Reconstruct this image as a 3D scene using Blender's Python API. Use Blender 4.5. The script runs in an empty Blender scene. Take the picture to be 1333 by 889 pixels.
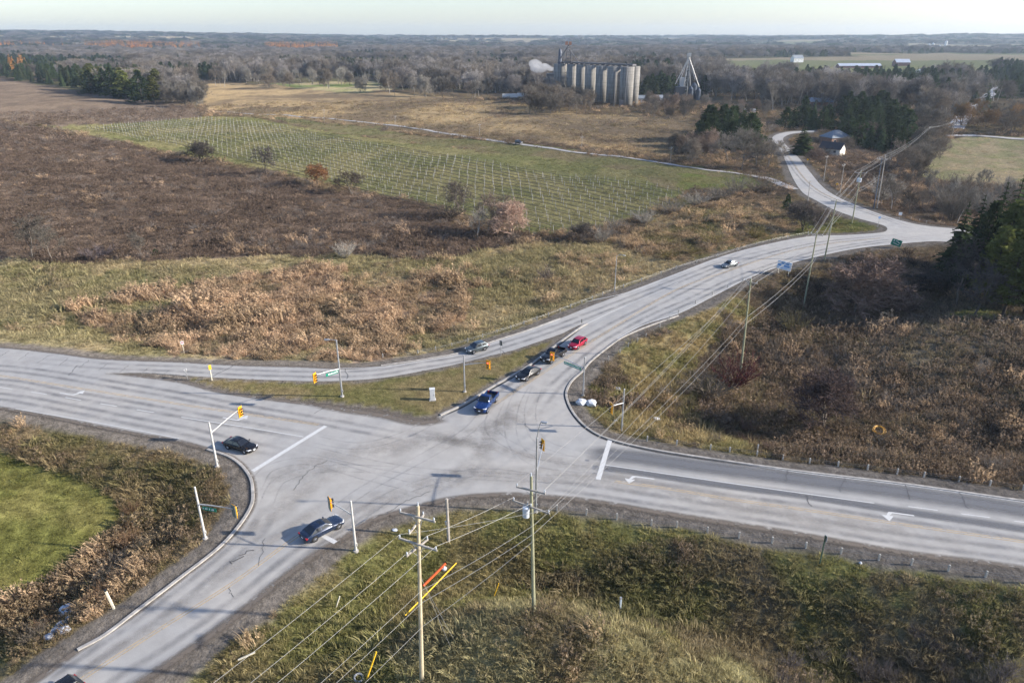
import bpy, bmesh, math, random
import numpy as np
from mathutils import Vector, Matrix
from mathutils.geometry import tessellate_polygon

SC = bpy.context.scene
COL = SC.collection
rnd = random.Random(7)
RNG = np.random.default_rng(11)
R = math.radians

# ------------------------------------------------------------------ camera model
CAM_H = 50.0
FPX = 924.0                       # focal length in pixels of the 1333 wide photograph
PITCH = math.atan((444.5 - 48.0) / FPX)
SN, CS = math.sin(PITCH), math.cos(PITCH)

def P(px, py, z=0.0):
    """ground point seen at a pixel of the photograph, on the level z"""
    X = (px - 666.5) / FPX; Y = (py - 444.5) / FPX
    t = (CAM_H - z) / max(SN + Y * CS, 1e-4)
    return Vector((X * t, (CS - Y * SN) * t, z))

def to_px(x, y, z):
    """numpy: world -> pixel"""
    dz = z - CAM_H
    Zc = y * CS - dz * SN
    Yc = -(y * SN + dz * CS)
    Zc = np.where(Zc < 1.0, 1.0, Zc)
    return 666.5 + FPX * x / Zc, 444.5 + FPX * Yc / Zc

def z_at(base, py):
    """height at which the vertical line over base meets picture row py"""
    Y = (py - 444.5) / FPX
    return CAM_H - base.y * (SN + Y * CS) / (CS - Y * SN)

# ------------------------------------------------------------------ noise
def _hash(ix, iy, seed):
    h = (ix.astype(np.int64) * 374761393 + iy.astype(np.int64) * 668265263 + seed * 974634599) & 0xffffffff
    h = ((h ^ (h >> 13)) * 1274126177) & 0xffffffff
    return ((h ^ (h >> 16)) & 0xffff) / 65535.0

def vnoise(x, y, seed=0):
    ix = np.floor(x); iy = np.floor(y)
    fx = x - ix; fy = y - iy
    fx = fx * fx * (3 - 2 * fx); fy = fy * fy * (3 - 2 * fy)
    a = _hash(ix, iy, seed); b = _hash(ix + 1, iy, seed)
    c = _hash(ix, iy + 1, seed); d = _hash(ix + 1, iy + 1, seed)
    return (a * (1 - fx) + b * fx) * (1 - fy) + (c * (1 - fx) + d * fx) * fy

def fbm(x, y, wl, seed=0, octv=4):
    """0..1 noise of wavelength wl metres"""
    s = 0; amp = 1; tot = 0
    for o in range(octv):
        s = s + amp * vnoise(x / wl + 17.3 * o, y / wl - 9.1 * o, seed + o)
        tot += amp; amp *= .55; wl *= .47
    return s / tot

def sst(a, b, x):
    t = np.clip((x - a) / (b - a), 0, 1)
    return t * t * (3 - 2 * t)

# ------------------------------------------------------------------ road outlines (picture coordinates, put on the ground level)
EDGE_N = [(-420,438),(-200,446),(0,452),(70,459),(135,467),(236,471),(304,475),(400,477.6),(448,479.5),(496,476),(544,469),(604,458),(640,445),
          (688,429.6),(729,414.6),(767.6,399),(818,379),(880,355.5),(934,335),(984,321),(1052,307.6),(1102,305.8),(1146,303),(1155,299),(1150,293.5),
          (1119,285),(1085.6,273),(1062,261),(1045,251),(1031.5,230.6),(1021.4,207),(1013,193),(1005,183),(1007,177.5),(1015,174),(1030,171.5),(1060,170)]
EDGE_NE = [(1060,172),(1034,174),(1022,178.5),(1020,182),(1023,188),(1041.7,207),(1055,224),(1072,244),(1092,257),(1119,268.5),(1153,281),(1187,290.5),(1215.5,295),(1270,299),(1400,305),(1600,312)]
EDGE_SE = [(1600,336),(1400,326),(1270,318),(1215.5,314.5),(1170,318),(1119,323.5),(1068.7,333.6),(1018,347),(977.5,362),(933.6,384),(883,409.6),(838.6,424),
           (802.6,444),(768.8,470.6),(757.5,484),(744,496.5),(737.3,510),(738.4,521),(746,537),(762,555),(784.6,568.5),(825,580),(883,590.7),(1031,612),(1179,630),(1333,652),(1600,688),(2000,745)]
EDGE_S = [(2100,905),(1700,812),(1333,740),(1179,720),(1031,694),(960,683),(860.5,667.5),(766,652),(703,646.5),(663,644),(624,645.5),(588,649.4),(562,655),(526,665),(487,676),
          (458,694),(412.5,721),(371,751),(304,805),(236,853),(182,889),(90,950),(-150,1120)]
EDGE_W = [(-420,1080),(-60,950),(40.5,889),(101,846),(169,802),(236,751),(287,711),(314,680.5),(327.5,657),(329,640),(326,622.6),(314,605.7),(297,594),(270,585),(233,575),(169,563.5),
          (84,546.6),(0,531),(-200,500),(-420,475)]
ISLAND = [(138,486),(180,489),(236,496.5),(287,509.5),(365,521),(448,530),(496,536),(544,546),(562,546),(573,540.5),(604,526),(640,504),(688,476.5),(726,447.5),(757.5,425),(764,421.5),
          (758,422),(746,427),(730.5,434.6),(700,445),(667.5,456),(640,462.5),(592,474.5),(544,484),(496,492),(448,495.5),(400,496),(350,494.5),(304,492.6),(243,489),(190,485.5)]
OUTER = EDGE_N + EDGE_NE + EDGE_SE + EDGE_S + EDGE_W

def smooth_px(pts, n=3):
    """Catmull-Rom through picture points, returned as world xy"""
    w = [P(*p).xy for p in pts]
    return smooth_xy(w, n)

def smooth_xy(w, n=3):
    out = []
    for i in range(len(w) - 1):
        p0 = w[max(i - 1, 0)]; p1 = w[i]; p2 = w[i + 1]; p3 = w[min(i + 2, len(w) - 1)]
        d01 = max((p1 - p0).length, 1e-3); d12 = max((p2 - p1).length, 1e-3); d23 = max((p3 - p2).length, 1e-3)
        m1 = (p2 - p0) / (d01 + d12) * d12 if i > 0 else (p2 - p1)
        m2 = (p3 - p1) / (d12 + d23) * d12 if i < len(w) - 2 else (p2 - p1)
        for k in range(n):
            t = k / n; t2 = t * t; t3 = t2 * t
            out.append(p1 * (2*t3 - 3*t2 + 1) + m1 * (t3 - 2*t2 + t) + p2 * (-2*t3 + 3*t2) + m2 * (t3 - t2))
    out.append(w[-1].copy())
    return out

OUT_W = []
for e in (EDGE_N, EDGE_NE, EDGE_SE, EDGE_S, EDGE_W):
    OUT_W += smooth_px(e, 3)
ISL_W = smooth_px(ISLAND + [ISLAND[0]], 3)[:-1]

def segs_of(loop):
    a = np.array([tuple(p) for p in loop]); b = np.roll(a, -1, axis=0)
    return a, b
_sa, _sb = segs_of(OUT_W); _ia, _ib = segs_of(ISL_W)
SEG_A = np.concatenate([_sa, _ia]); SEG_B = np.concatenate([_sb, _ib])

def in_poly(x, y, poly):
    a = np.asarray(poly, float); b = np.roll(a, -1, axis=0)
    res = np.zeros(np.shape(x), bool)
    for (x1, y1), (x2, y2) in zip(a, b):
        if y1 == y2: continue
        c = ((y1 > y) != (y2 > y)) & (x < (x2 - x1) * (y - y1) / (y2 - y1) + x1)
        res ^= c
    return res

OUT_A = np.array([tuple(p) for p in OUT_W]); ISL_A = np.array([tuple(p) for p in ISL_W])

def road_dist(x, y):
    """distance in metres to the paved road (0 on it)"""
    x = np.atleast_1d(np.asarray(x, float)); y = np.atleast_1d(np.asarray(y, float))
    out = np.full(x.shape, 1e6)
    near = (np.hypot(x, y) < 900)
    idx = np.nonzero(near)[0]
    d = SEG_B - SEG_A; L2 = np.maximum((d ** 2).sum(1), 1e-9)
    for s in range(0, len(idx), 20000):
        k = idx[s:s + 20000]
        px = x[k][:, None] - SEG_A[None, :, 0]; py = y[k][:, None] - SEG_A[None, :, 1]
        t = np.clip((px * d[:, 0] + py * d[:, 1]) / L2, 0, 1)
        dx = px - t * d[:, 0]; dy = py - t * d[:, 1]
        out[k] = np.sqrt((dx * dx + dy * dy).min(1))
    inside = np.zeros(x.shape, bool)
    inside[idx] = in_poly(x[idx], y[idx], OUT_A) & ~in_poly(x[idx], y[idx], ISL_A)
    out[inside] = 0
    return out

def in_island(x, y):
    return in_poly(x, y, ISL_A)

# ------------------------------------------------------------------ terrain
BUMPS = [  # picture x, y, radius along x, radius along y (metres), height
    (860,850,17,7,2.6),(720,830,12,6,2.0),(600,860,16,8,1.2),(560,700,9,5,-1.2),(740,745,16,5,-2.2),(900,800,14,4,-2.2),(1080,860,14,5,-2.6),(1200,800,22,8,-2.0),
    (480,800,10,6,-1.2),(1000,470,24,14,-3.0),(1150,470,26,18,-1.5),(1250,430,18,10,2.2),(1080,560,30,7,-2.0),(900,520,12,8,-1.6),(1100,380,22,16,-3.0),
    (190,690,7,12,-1.8),(120,610,14,5,-1.3),(60,800,8,8,-2.2),(960,285,14,14,2.0),(975,320,10,7,1.2),(700,380,40,12,-1.2),(350,420,60,8,-1.0),(1050,280,12,10,1.0)]
_B = [(P(a, b).x, P(a, b).y, c, d, e) for a, b, c, d, e in BUMPS]

def H(x, y):
    x = np.atleast_1d(np.asarray(x, float)); y = np.atleast_1d(np.asarray(y, float))
    r = np.hypot(x, y)
    d = road_dist(x, y)
    isl = np.zeros(x.shape, bool)
    nr = r < 300
    isl[nr] = in_island(x[nr], y[nr])
    sh = np.maximum(2.2, .018 * r)
    w = sst(sh, sh + 11, d)
    w = np.where(isl, 0, w)
    z = -0.06 - 0.35 * sst(sh * .5, sh + 2, d) * (~isl) - 1.0 * w
    z = z + w * (fbm(x, y, 26, 3) - .5) * 2.0
    z = z + w * sst(130, 320, r) * (fbm(x, y, 190, 5, 3) - .45) * 9.0
    for bx, by, rx, ry, h in _B:
        z = z + w * h * np.exp(-((x - bx) / rx) ** 2 - ((y - by) / ry) ** 2)
    z = np.where(isl, -0.02 + .22 * sst(.2, 3.0, d) + .05 * fbm(x, y, 3, 9), z)
    az = np.arctan2(x, np.maximum(y, 1))
    top = 40 + 36 * sst(.05, .6, -az) + 10 * sst(.2, .6, az)
    hill = sst(2600, 7200, r) * (top + 34 * (fbm(x, y, 2300, 21, 3) - .5))
    hill = hill + sst(1100, 3000, r) * 22 * (fbm(x, y, 1100, 31, 3) - .45)
    return z + hill

def H1(x, y):
    return float(H([x], [y])[0])

def G(px, py):
    """ground point (on the terrain) seen at a pixel"""
    z = 0.0
    for _ in range(7):
        p = P(px, py, z)
        z = .4 * z + .6 * H1(p.x, p.y)
    p = P(px, py, z); p.z = H1(p.x, p.y)
    return p

# ------------------------------------------------------------------ materials
def new_mat(name):
    m = bpy.data.materials.new(name); m.use_nodes = True
    nt = m.node_tree; nt.nodes.clear()
    out = nt.nodes.new('ShaderNodeOutputMaterial')
    return m, nt, out

def N(nt, t, **kw):
    n = nt.nodes.new(t)
    for k, v in kw.items(): setattr(n, k, v)
    return n

def ramp(nt, src, lo, hi, p0=.3, p1=.7):
    r = N(nt, 'ShaderNodeMapRange'); r.inputs['From Min'].default_value = p0; r.inputs['From Max'].default_value = p1
    r.inputs['To Min'].default_value = lo; r.inputs['To Max'].default_value = hi
    nt.links.new(src, r.inputs['Value']); return r.outputs[0]

def noise_out(nt, scale, detail=4, rough=.55, coord=None, dist=0):
    n = N(nt, 'ShaderNodeTexNoise'); n.inputs['Scale'].default_value = scale; n.inputs['Detail'].default_value = detail
    n.inputs['Roughness'].default_value = rough; n.inputs['Distortion'].default_value = dist
    if coord is not None: nt.links.new(coord, n.inputs['Vector'])
    return n.outputs['Fac']

def mulc(nt, col, fac):
    m = N(nt, 'ShaderNodeVectorMath', operation='SCALE')
    nt.links.new(col, m.inputs[0]) if not isinstance(col, tuple) else setattr(m.inputs[0], 'default_value', col)
    nt.links.new(fac, m.inputs['Scale']); return m.outputs[0]

_mats = {}
def mat(name, col, rough=.6, metal=0.0, var=.15, scale=3.0, coat=0.0, emit=None, spec=.5):
    if name in _mats: return _mats[name]
    m, nt, out = new_mat(name)
    b = N(nt, 'ShaderNodeBsdfPrincipled')
    geo = N(nt, 'ShaderNodeTexCoord')
    nz = noise_out(nt, scale, 5, .6, geo.outputs['Object'])
    f = ramp(nt, nz, 1 - var, 1 + var)
    c = mulc(nt, tuple(col), f)
    nt.links.new(c, b.inputs['Base Color'])
    rr = ramp(nt, nz, max(rough - .08, 0), min(rough + .08, 1)); nt.links.new(rr, b.inputs['Roughness'])
    b.inputs['Metallic'].default_value = metal; b.inputs['Coat Weight'].default_value = coat
    b.inputs['Specular IOR Level'].default_value = spec
    if emit:
        b.inputs['Emission Color'].default_value = (*emit[:3], 1); b.inputs['Emission Strength'].default_value = emit[3]
    nt.links.new(b.outputs[0], out.inputs[0])
    _mats[name] = m
    return m

def tint_mat(name, var=.35, trans=.25, grad=None):
    """leaves, twigs and weeds: colour from the plant's own 'tint', varied plant by plant and patch by patch"""
    m, nt, out = new_mat(name)
    a = N(nt, 'ShaderNodeAttribute', attribute_type='INSTANCER', attribute_name='tint')
    oi = N(nt, 'ShaderNodeObjectInfo')
    f = ramp(nt, oi.outputs['Random'], 1 - var, 1 + var, 0, 1)
    tc = N(nt, 'ShaderNodeTexCoord')
    nz = noise_out(nt, 1.7, 3, .6, tc.outputs['Object'])
    g = ramp(nt, nz, .62, 1.38)
    c = mulc(nt, mulc(nt, a.outputs['Color'], f), g)
    d = N(nt, 'ShaderNodeBsdfDiffuse'); nt.links.new(c, d.inputs[0])
    t = N(nt, 'ShaderNodeBsdfTranslucent'); nt.links.new(c, t.inputs[0])
    mx = N(nt, 'ShaderNodeMixShader'); mx.inputs[0].default_value = trans
    nt.links.new(d.outputs[0], mx.inputs[1]); nt.links.new(t.outputs[0], mx.inputs[2])
    nt.links.new(mx.outputs[0], out.inputs[0])
    return m

# ------------------------------------------------------------------ mesh builder
class MB:
    def __init__(s): s.v = []; s.f = []; s.uv = {}
    def face(s, pts):
        i = len(s.v); s.v += [tuple(p) for p in pts]; s.f.append(tuple(range(i, i + len(pts))))
    def box(s, c, size, rz=0.0, M=None):
        cx, cy, cz = c; a, b, h = size[0] / 2, size[1] / 2, size[2] / 2
        i = len(s.v); co, si = math.cos(rz), math.sin(rz)
        for x, y, z in ((-a,-b,-h),(a,-b,-h),(a,b,-h),(-a,b,-h),(-a,-b,h),(a,-b,h),(a,b,h),(-a,b,h)):
            p = Vector((cx + x * co - y * si, cy + x * si + y * co, cz + z))
            if M is not None: p = M @ p
            s.v.append(tuple(p))
        for f in ((0,3,2,1),(4,5,6,7),(0,1,5,4),(1,2,6,5),(2,3,7,6),(3,0,4,7)): s.f.append(tuple(i + k for k in f))
    def tube(s, a, b, ra, rb=None, n=8, caps=True):
        a = Vector(a); b = Vector(b); rb = ra if rb is None else rb
        d = (b - a); d = d.normalized() if d.length > 1e-9 else Vector((0, 0, 1))
        u = d.orthogonal().normalized(); w = d.cross(u)
        i = len(s.v)
        for p, r in ((a, ra), (b, rb)):
            for k in range(n):
                t = 2 * math.pi * k / n
                s.v.append(tuple(p + (u * math.cos(t) + w * math.sin(t)) * r))
        for k in range(n): s.f.append((i + k, i + (k + 1) % n, i + n + (k + 1) % n, i + n + k))
        if caps:
            s.f.append(tuple(i + n - 1 - k for k in range(n))); s.f.append(tuple(i + n + k for k in range(n)))
    def path(s, pts, radii, n=6, caps=True):
        pts = [Vector(p) for p in pts]
        if not isinstance(radii, (list, tuple)): radii = [radii] * len(pts)
        i0 = len(s.v); u = None
        for j, p in enumerate(pts):
            d = (pts[min(j + 1, len(pts) - 1)] - pts[max(j - 1, 0)]).normalized()
            if u is None: u = d.orthogonal().normalized()
            u = (u - d * u.dot(d)); u = u.normalized() if u.length > 1e-6 else d.orthogonal().normalized()
            w = d.cross(u)
            for k in range(n):
                t = 2 * math.pi * k / n
                s.v.append(tuple(p + (u * math.cos(t) + w * math.sin(t)) * radii[j]))
        for j in range(len(pts) - 1):
            for k in range(n):
                a = i0 + j * n + k; b = i0 + j * n + (k + 1) % n
                s.f.append((a, b, b + n, a + n))
        if caps:
            s.f.append(tuple(i0 + n - 1 - k for k in range(n)))
            e = i0 + (len(pts) - 1) * n; s.f.append(tuple(e + k for k in range(n)))
    def loft(s, rings, cap=True):
        i0 = len(s.v); n = len(rings[0])
        for r in rings: s.v += [tuple(p) for p in r]
        for j in range(len(rings) - 1):
            for k in range(n):
                a = i0 + j * n + k; b = i0 + j * n + (k + 1) % n
                s.f.append((a, b, b + n, a + n))
        if cap:
            s.f.append(tuple(i0 + n - 1 - k for k in range(n)))
            e = i0 + (len(rings) - 1) * n; s.f.append(tuple(e + k for k in range(n)))
    def mesh(s, name, m=None, smooth=False):
        me = bpy.data.meshes.new(name); me.from_pydata(s.v, [], s.f); me.update()
        if m is not None: me.materials.append(m)
        if smooth: me.polygons.foreach_set('use_smooth', [True] * len(me.polygons))
        return me
    def obj(s, name, m=None, parent=None, smooth=False, bevel=0, seg=2):
        me = s.mesh(name, m, smooth)
        o = bpy.data.objects.new(name, me); COL.objects.link(o)
        if parent is not None: o.parent = parent
        if bevel:
            b = o.modifiers.new('bevel', 'BEVEL'); b.width = bevel; b.segments = seg; b.limit_method = 'ANGLE'; b.angle_limit = R(32)
        return o

def tag(o, label=None, cat=None, group=None, kind=None):
    if label: o['label'] = label
    if cat: o['category'] = cat
    if group: o['group'] = group
    if kind: o['kind'] = kind
    return o

def thing(name, loc, rz=0, label=None, cat=None, group=None):
    o = bpy.data.objects.new(name, None); COL.objects.link(o)
    o.location = loc; o.rotation_euler = (0, 0, rz); o.empty_display_size = .3
    return tag(o, label, cat, group)

def dup(src, parent=None):
    c = src.copy(); COL.objects.link(c)
    if parent is not None: c.parent = parent
    return c

def mesh_np(name, v, f, m=None, tint=None, attr='tint'):
    me = bpy.data.meshes.new(name)
    v = np.asarray(v, np.float32); f = np.asarray(f, np.int32)
    me.vertices.add(len(v)); me.vertices.foreach_set('co', v.ravel())
    k = f.shape[1]
    me.loops.add(f.size); me.loops.foreach_set('vertex_index', f.ravel())
    me.polygons.add(len(f)); me.polygons.foreach_set('loop_start', np.arange(0, f.size, k, dtype=np.int32))
    me.update(calc_edges=True)
    if tint is not None:
        a = me.attributes.new(attr, 'FLOAT_COLOR', 'POINT')
        a.data.foreach_set('color', np.concatenate([tint, np.ones((len(v), 1))], 1).astype(np.float32).ravel())
    if m is not None: me.materials.append(m)
    return me

# ------------------------------------------------------------------ camera, world, sun, haze
cam_d = bpy.data.cameras.new('camera'); cam = bpy.data.objects.new('camera', cam_d); COL.objects.link(cam)
cam.location = (0, 0, CAM_H); cam.rotation_euler = (math.pi / 2 - PITCH, 0, 0)
cam_d.sensor_width = 36; cam_d.sensor_fit = 'HORIZONTAL'; cam_d.lens = 36 * FPX / 1333
cam_d.clip_start = .5; cam_d.clip_end = 60000
SC.camera = cam

SUN_EL, SUN_AZ = R(22.5), R(94)          # azimuth clockwise from +Y (the view direction)
SKY_STRENGTH, SUN_STRENGTH, EXPO = .115, 4.8, .97
w = bpy.data.worlds.new('World'); SC.world = w; w.use_nodes = True
nt = w.node_tree; nt.nodes.clear()
sky = N(nt, 'ShaderNodeTexSky', sky_type='NISHITA'); sky.sun_disc = False
sky.sun_elevation = SUN_EL; sky.sun_rotation = SUN_AZ
sky.altitude = 250; sky.air_density = 1.0; sky.dust_density = 1.0; sky.ozone_density = 1.6
bg = N(nt, 'ShaderNodeBackground'); bg.inputs['Strength'].default_value = SKY_STRENGTH
wo = N(nt, 'ShaderNodeOutputWorld'); tn = N(nt, 'ShaderNodeVectorMath', operation='MULTIPLY'); tn.inputs[1].default_value = (.945, .96, 1.09); nt.links.new(sky.outputs[0], tn.inputs[0]); nt.links.new(tn.outputs[0], bg.inputs[0]); nt.links.new(bg.outputs[0], wo.inputs[0])
sl = bpy.data.lights.new('sun', 'SUN'); so = bpy.data.objects.new('sun', sl); COL.objects.link(so)
sl.energy = SUN_STRENGTH; sl.angle = R(.9); sl.color = (1.0, .92, .82)
sd = Vector((math.sin(SUN_AZ) * math.cos(SUN_EL), math.cos(SUN_AZ) * math.cos(SUN_EL), math.sin(SUN_EL)))
so.rotation_euler = (-sd).to_track_quat('-Z', 'Y').to_euler(); so.location = sd * 300
vs = SC.view_settings; vs.view_transform = 'Standard'; vs.look = 'None'; vs.gamma = 1; vs.exposure = EXPO; vs.use_curve_mapping = False
SC.cycles.max_bounces = 6; SC.cycles.diffuse_bounces = 3; SC.cycles.glossy_bounces = 3; SC.cycles.transparent_max_bounces = 8; SC.cycles.volume_bounces = 1
SC.cycles.use_denoising = True

HAZE = 1
if HAZE:
    m, nt, out = new_mat('haze_air')
    v = N(nt, 'ShaderNodeVolumePrincipled'); v.inputs['Color'].default_value = (.66, .82, 1, 1); v.inputs['Density'].default_value = 7e-5
    v.inputs['Anisotropy'].default_value = .25
    nt.links.new(v.outputs[0], out.inputs['Volume'])
    b = MB(); b.box((0, 4600, 82), (17000, 11600, 190)); o = b.obj('haze', m); tag(o, kind='stuff')
# ------------------------------------------------------------------ ground zones: (polygon in picture coordinates, albedo, second albedo, patch size m)
BIG = 3000
ZONES = [
  # far land
  ('far',   [(-BIG,-40),(BIG,-40),(BIG,135),(-BIG,135)], (.085,.068,.05), (.10,.095,.05), 60),
  ('mid',   [(-BIG,120),(BIG,120),(BIG,345),(-BIG,345)], (.105,.08,.055), (.15,.115,.065), 14),
  ('tan',   [(255,108),(380,112),(560,124),(690,138),(770,150),(900,152),(900,186),(860,205),(760,192),(600,178),(430,160),(270,146),(262,125)], (.16,.122,.08), (.33,.245,.135), 46),
  ('pale',  [(350,110),(420,106),(500,107),(520,115),(470,122),(400,117)], (.36,.30,.17), (.16,.19,.07), 60),
  ('umber', [(-BIG,98),(0,103),(100,118),(250,138),(262,150),(180,162),(80,166),(0,157),(-BIG,150)], (.13,.10,.075), (.17,.13,.095), 12),
  ('brown', [(-BIG,152),(0,158),(60,168),(110,178),(200,199),(270,212),(350,228),(420,243),(480,255),(560,270),(600,300),(700,312),(640,330),(440,338),(250,336),(0,342),(-BIG,345)], (.088,.066,.05), (.14,.105,.078), 7),
  ('vine',  [(60,165),(180,160),(270,152),(330,153),(380,164),(470,178),(560,190),(760,208),(900,240),(880,262),(830,282),(760,302),(690,306),(570,268),(480,250),(350,222),(200,194),(110,174)], (.147,.147,.064), (.212,.19,.09), 18),
  ('pasture',[(330,150),(430,162),(600,181),(740,197),(880,214),(985,228),(1000,240),(940,252),(890,245),(760,209),(560,190),(470,178),(380,164)], (.17,.14,.08), (.14,.135,.065), 20),
  ('grassN',[(985,229),(1000,240),(940,253),(900,246),(880,225)], (.12,.135,.045), (.15,.14,.06), 12),
  ('nw',    [(-BIG,345),(0,342),(250,335),(440,337),(640,328),(760,318),(860,312),(960,300),(1040,290),(1100,300),(1000,325),(880,362),(700,432),(500,480),(0,455),(-BIG,420)], (.34,.275,.165), (.24,.21,.11), 9),
  ('olive', [(-BIG,345),(0,350),(200,350),(300,370),(130,410),(60,452),(0,455),(-BIG,430)], (.27,.23,.13), (.195,.18,.088), 8),
  ('reeds', [(120,405),(200,388),(330,366),(430,356),(560,350),(600,378),(560,420),(520,458),(400,470),(210,462),(140,440)], (.34,.24,.155), (.20,.16,.095), 6),
  ('knoll', [(860,262),(940,258),(1010,262),(1040,285),(1040,302),(960,318),(880,345),(840,330),(820,300)], (.25,.19,.11), (.18,.16,.065), 8),
  ('wedge', [(1040,268),(1070,280),(1150,297),(1140,303),(1040,306)], (.17,.15,.06), (.11,.12,.04), 6),
  ('meadow',[(1058,86),(1290,84),(1300,106),(1055,106)], (.16,.18,.07), (.22,.20,.10), 60),
  ('meadow',[(935,84),(1060,80),(1085,101),(945,106)], (.15,.18,.06), (.20,.20,.09), 60),
  ('eastN', [(1075,235),(1100,250),(1160,278),(1220,290),(1400,296),(1400,235),(1200,225),(1130,190),(1050,195)], (.095,.07,.05), (.13,.095,.06), 9),
  ('stubble',[(1195,232),(1215,205),(1232,182),(1260,178),(1700,182),(1700,260),(1333,240),(1260,240)], (.34,.27,.16), (.26,.24,.12), 9),
  ('se',    [(740,500),(800,450),(900,405),(1000,360),(1100,330),(1230,316),(1700,330),(1700,700),(1333,648),(1179,628),(1031,610),(883,590),(780,568),(740,530)], (.11,.088,.06), (.18,.14,.088), 6),
  ('seO',   [(745,505),(800,455),(900,408),(960,385),(985,420),(950,450),(900,470),(870,520),(930,560),(1000,590),(883,590),(790,570),(745,535)], (.27,.21,.105), (.18,.17,.07), 5),
  ('hump',  [(1170,400),(1250,385),(1400,390),(1400,470),(1250,500),(1130,460)], (.21,.175,.125), (.14,.115,.08), 6),
  ('humpG', [(1225,410),(1280,402),(1340,408),(1310,418),(1240,420)], (.20,.20,.08), (.15,.13,.07), 4),
  ('sw',    [(-BIG,520),(0,545),(180,575),(300,600),(322,640),(290,710),(140,830),(0,930),(-BIG,1500)], (.135,.12,.052), (.20,.15,.085), 4),
  ('lawn',  [(-BIG,560),(0,588),(60,607),(120,630),(152,650),(160,664),(152,684),(110,722),(60,760),(0,795),(-BIG,1100)], (.135,.135,.04), (.175,.16,.055), 7),
  ('south', [(640,640),(760,655),(960,685),(1333,742),(BIG,1000),(BIG,4000),(-BIG,4000),(-300,1300),(180,905),(380,750),(480,690),(560,660)], (.182,.176,.064), (.21,.175,.082), 5),
  ('southD',[(690,740),(900,700),(1100,725),(1400,790),(1500,1000),(1050,900),(900,830),(780,790)], (.125,.126,.052), (.16,.13,.082), 5),
  ('mound', [(560,830),(640,790),(720,765),(780,790),(880,830),(980,865),(1060,900),(1100,1000),(500,1000)], (.27,.245,.13), (.17,.14,.08), 4),
]
SHOULDER = np.array((.165, .145, .122)); DIRT = np.array((.20,.165,.125))

def zone_of(x, y, z, jitter=True):
    """zone index for world points"""
    px, py = to_px(x, y, z); px0, py0 = px, py
    if jitter:
        j = np.clip(900 / np.maximum(np.hypot(x, y), 20), .6, 12)
        px = px + (fbm(x, y, 6, 41) - .5) * 4 * j + (fbm(x, y, 26, 141) - .5) * 12 * j
        py = py + (fbm(x, y, 6, 47) - .5) * 2 * j + (fbm(x, y, 26, 147) - .5) * 5 * j
    idx = np.full(x.shape, -1)
    for i, zn in enumerate(ZONES):
        if zn[0] in ('lawn','vine','stubble'): q_ = in_poly(px0, py0, zn[1])
        elif jitter and zn[0] in ('reeds','seO','hump','knoll','olive','mound','southD'):
            q_ = in_poly(px + (fbm(x, y, 17, 161) - .5) * 26 * j * (.5 if zn[0] in ('mound','southD') else 1), py + (fbm(x, y, 17, 167) - .5) * 11 * j * (.5 if zn[0] in ('mound','southD') else 1), zn[1])
        else: q_ = in_poly(px, py, zn[1])
        idx[q_] = i
    return idx

def zone_tint(x, y, z, idx, r=None):
    c = np.zeros((len(x), 3)); c[:] = (.10, .09, .05)
    for i, (nm, p, a, b, sz) in enumerate(ZONES):
        k = idx == i
        if not k.any(): continue
        t = sst(.36, .64, fbm(x[k], y[k], sz, 60 + i, 4))[:, None]
        c[k] = np.array(a) * (1 - t) + np.array(b) * t
        if nm == 'lawn':      # mowing rounds
            q_ = P(-60, 690); r_ = np.hypot((x[k] - q_.x) * .8, y[k] - q_.y)
            c[k] *= (1 + .2 * np.sin(r_ * 2 * math.pi / 2.4 + 1.5 * fbm(x[k], y[k], 12, 55)))[:, None]
    k = 0.74 + .52 * fbm(x, y, 2.2, 77, 3)
    return c * k[:, None]

def far_fields(x, y, c):
    """fields among the far woods"""
    r = np.hypot(x, y)
    f = fbm(x * .36, y * .6, 420, 91, 2)
    pick = vnoise(x / 500, y / 230, 15)
    m = (sst(.585, .61, f) * sst(1300, 1700, r))[:, None]
    qx, qy = to_px(x, y, 30 * sst(2600, 7200, r)); m = m * ((qx > 430) | (qy < 56))[:, None]
    col = np.where(pick[:, None] > .4, np.array((.27, .22, .14)), np.array((.17, .17, .08)))
    return c * (1 - m) + col * m, m[:, 0]

# ground sheet: a fan of rings whose step grows with the distance
rs = [6.0]
while rs[-1] < 11500: rs.append(rs[-1] * 1.0105 + .05)
rs = np.array(rs)
az = np.radians(np.linspace(-58, 58, 520))
RR, AA = np.meshgrid(rs, az, indexing='ij')
gx = (RR * np.sin(AA)).ravel(); gy = (RR * np.cos(AA)).ravel() - 4
gz = H(gx, gy)
zi = zone_of(gx, gy, gz)
gt = zone_tint(gx, gy, gz, zi)
gt, _ = far_fields(gx, gy, gt)
gd = road_dist(gx, gy)
isl = np.zeros(gx.shape, bool); nn = np.hypot(gx, gy) < 300; isl[nn] = in_island(gx[nn], gy[nn])
ti = sst(.35, .65, fbm(gx, gy, 5, 33))[:, None]
_pl = zi == [z_[0] for z_ in ZONES].index('lawn')
_c = P(-60, 690); _r = np.hypot((gx - _c.x) * .8, gy - _c.y); gt[_pl] *= (1 + .0 * np.sin(_r * 2 * math.pi / 2.2 + 2 * fbm(gx, gy, 12, 55)) * sst(.25, .5, fbm(gx, gy, 15, 56)))[_pl][:, None]
gt[isl] = (np.array((.135,.125,.05)) * (1 - ti) + np.array((.19,.15,.075)) * ti)[isl]
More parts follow.
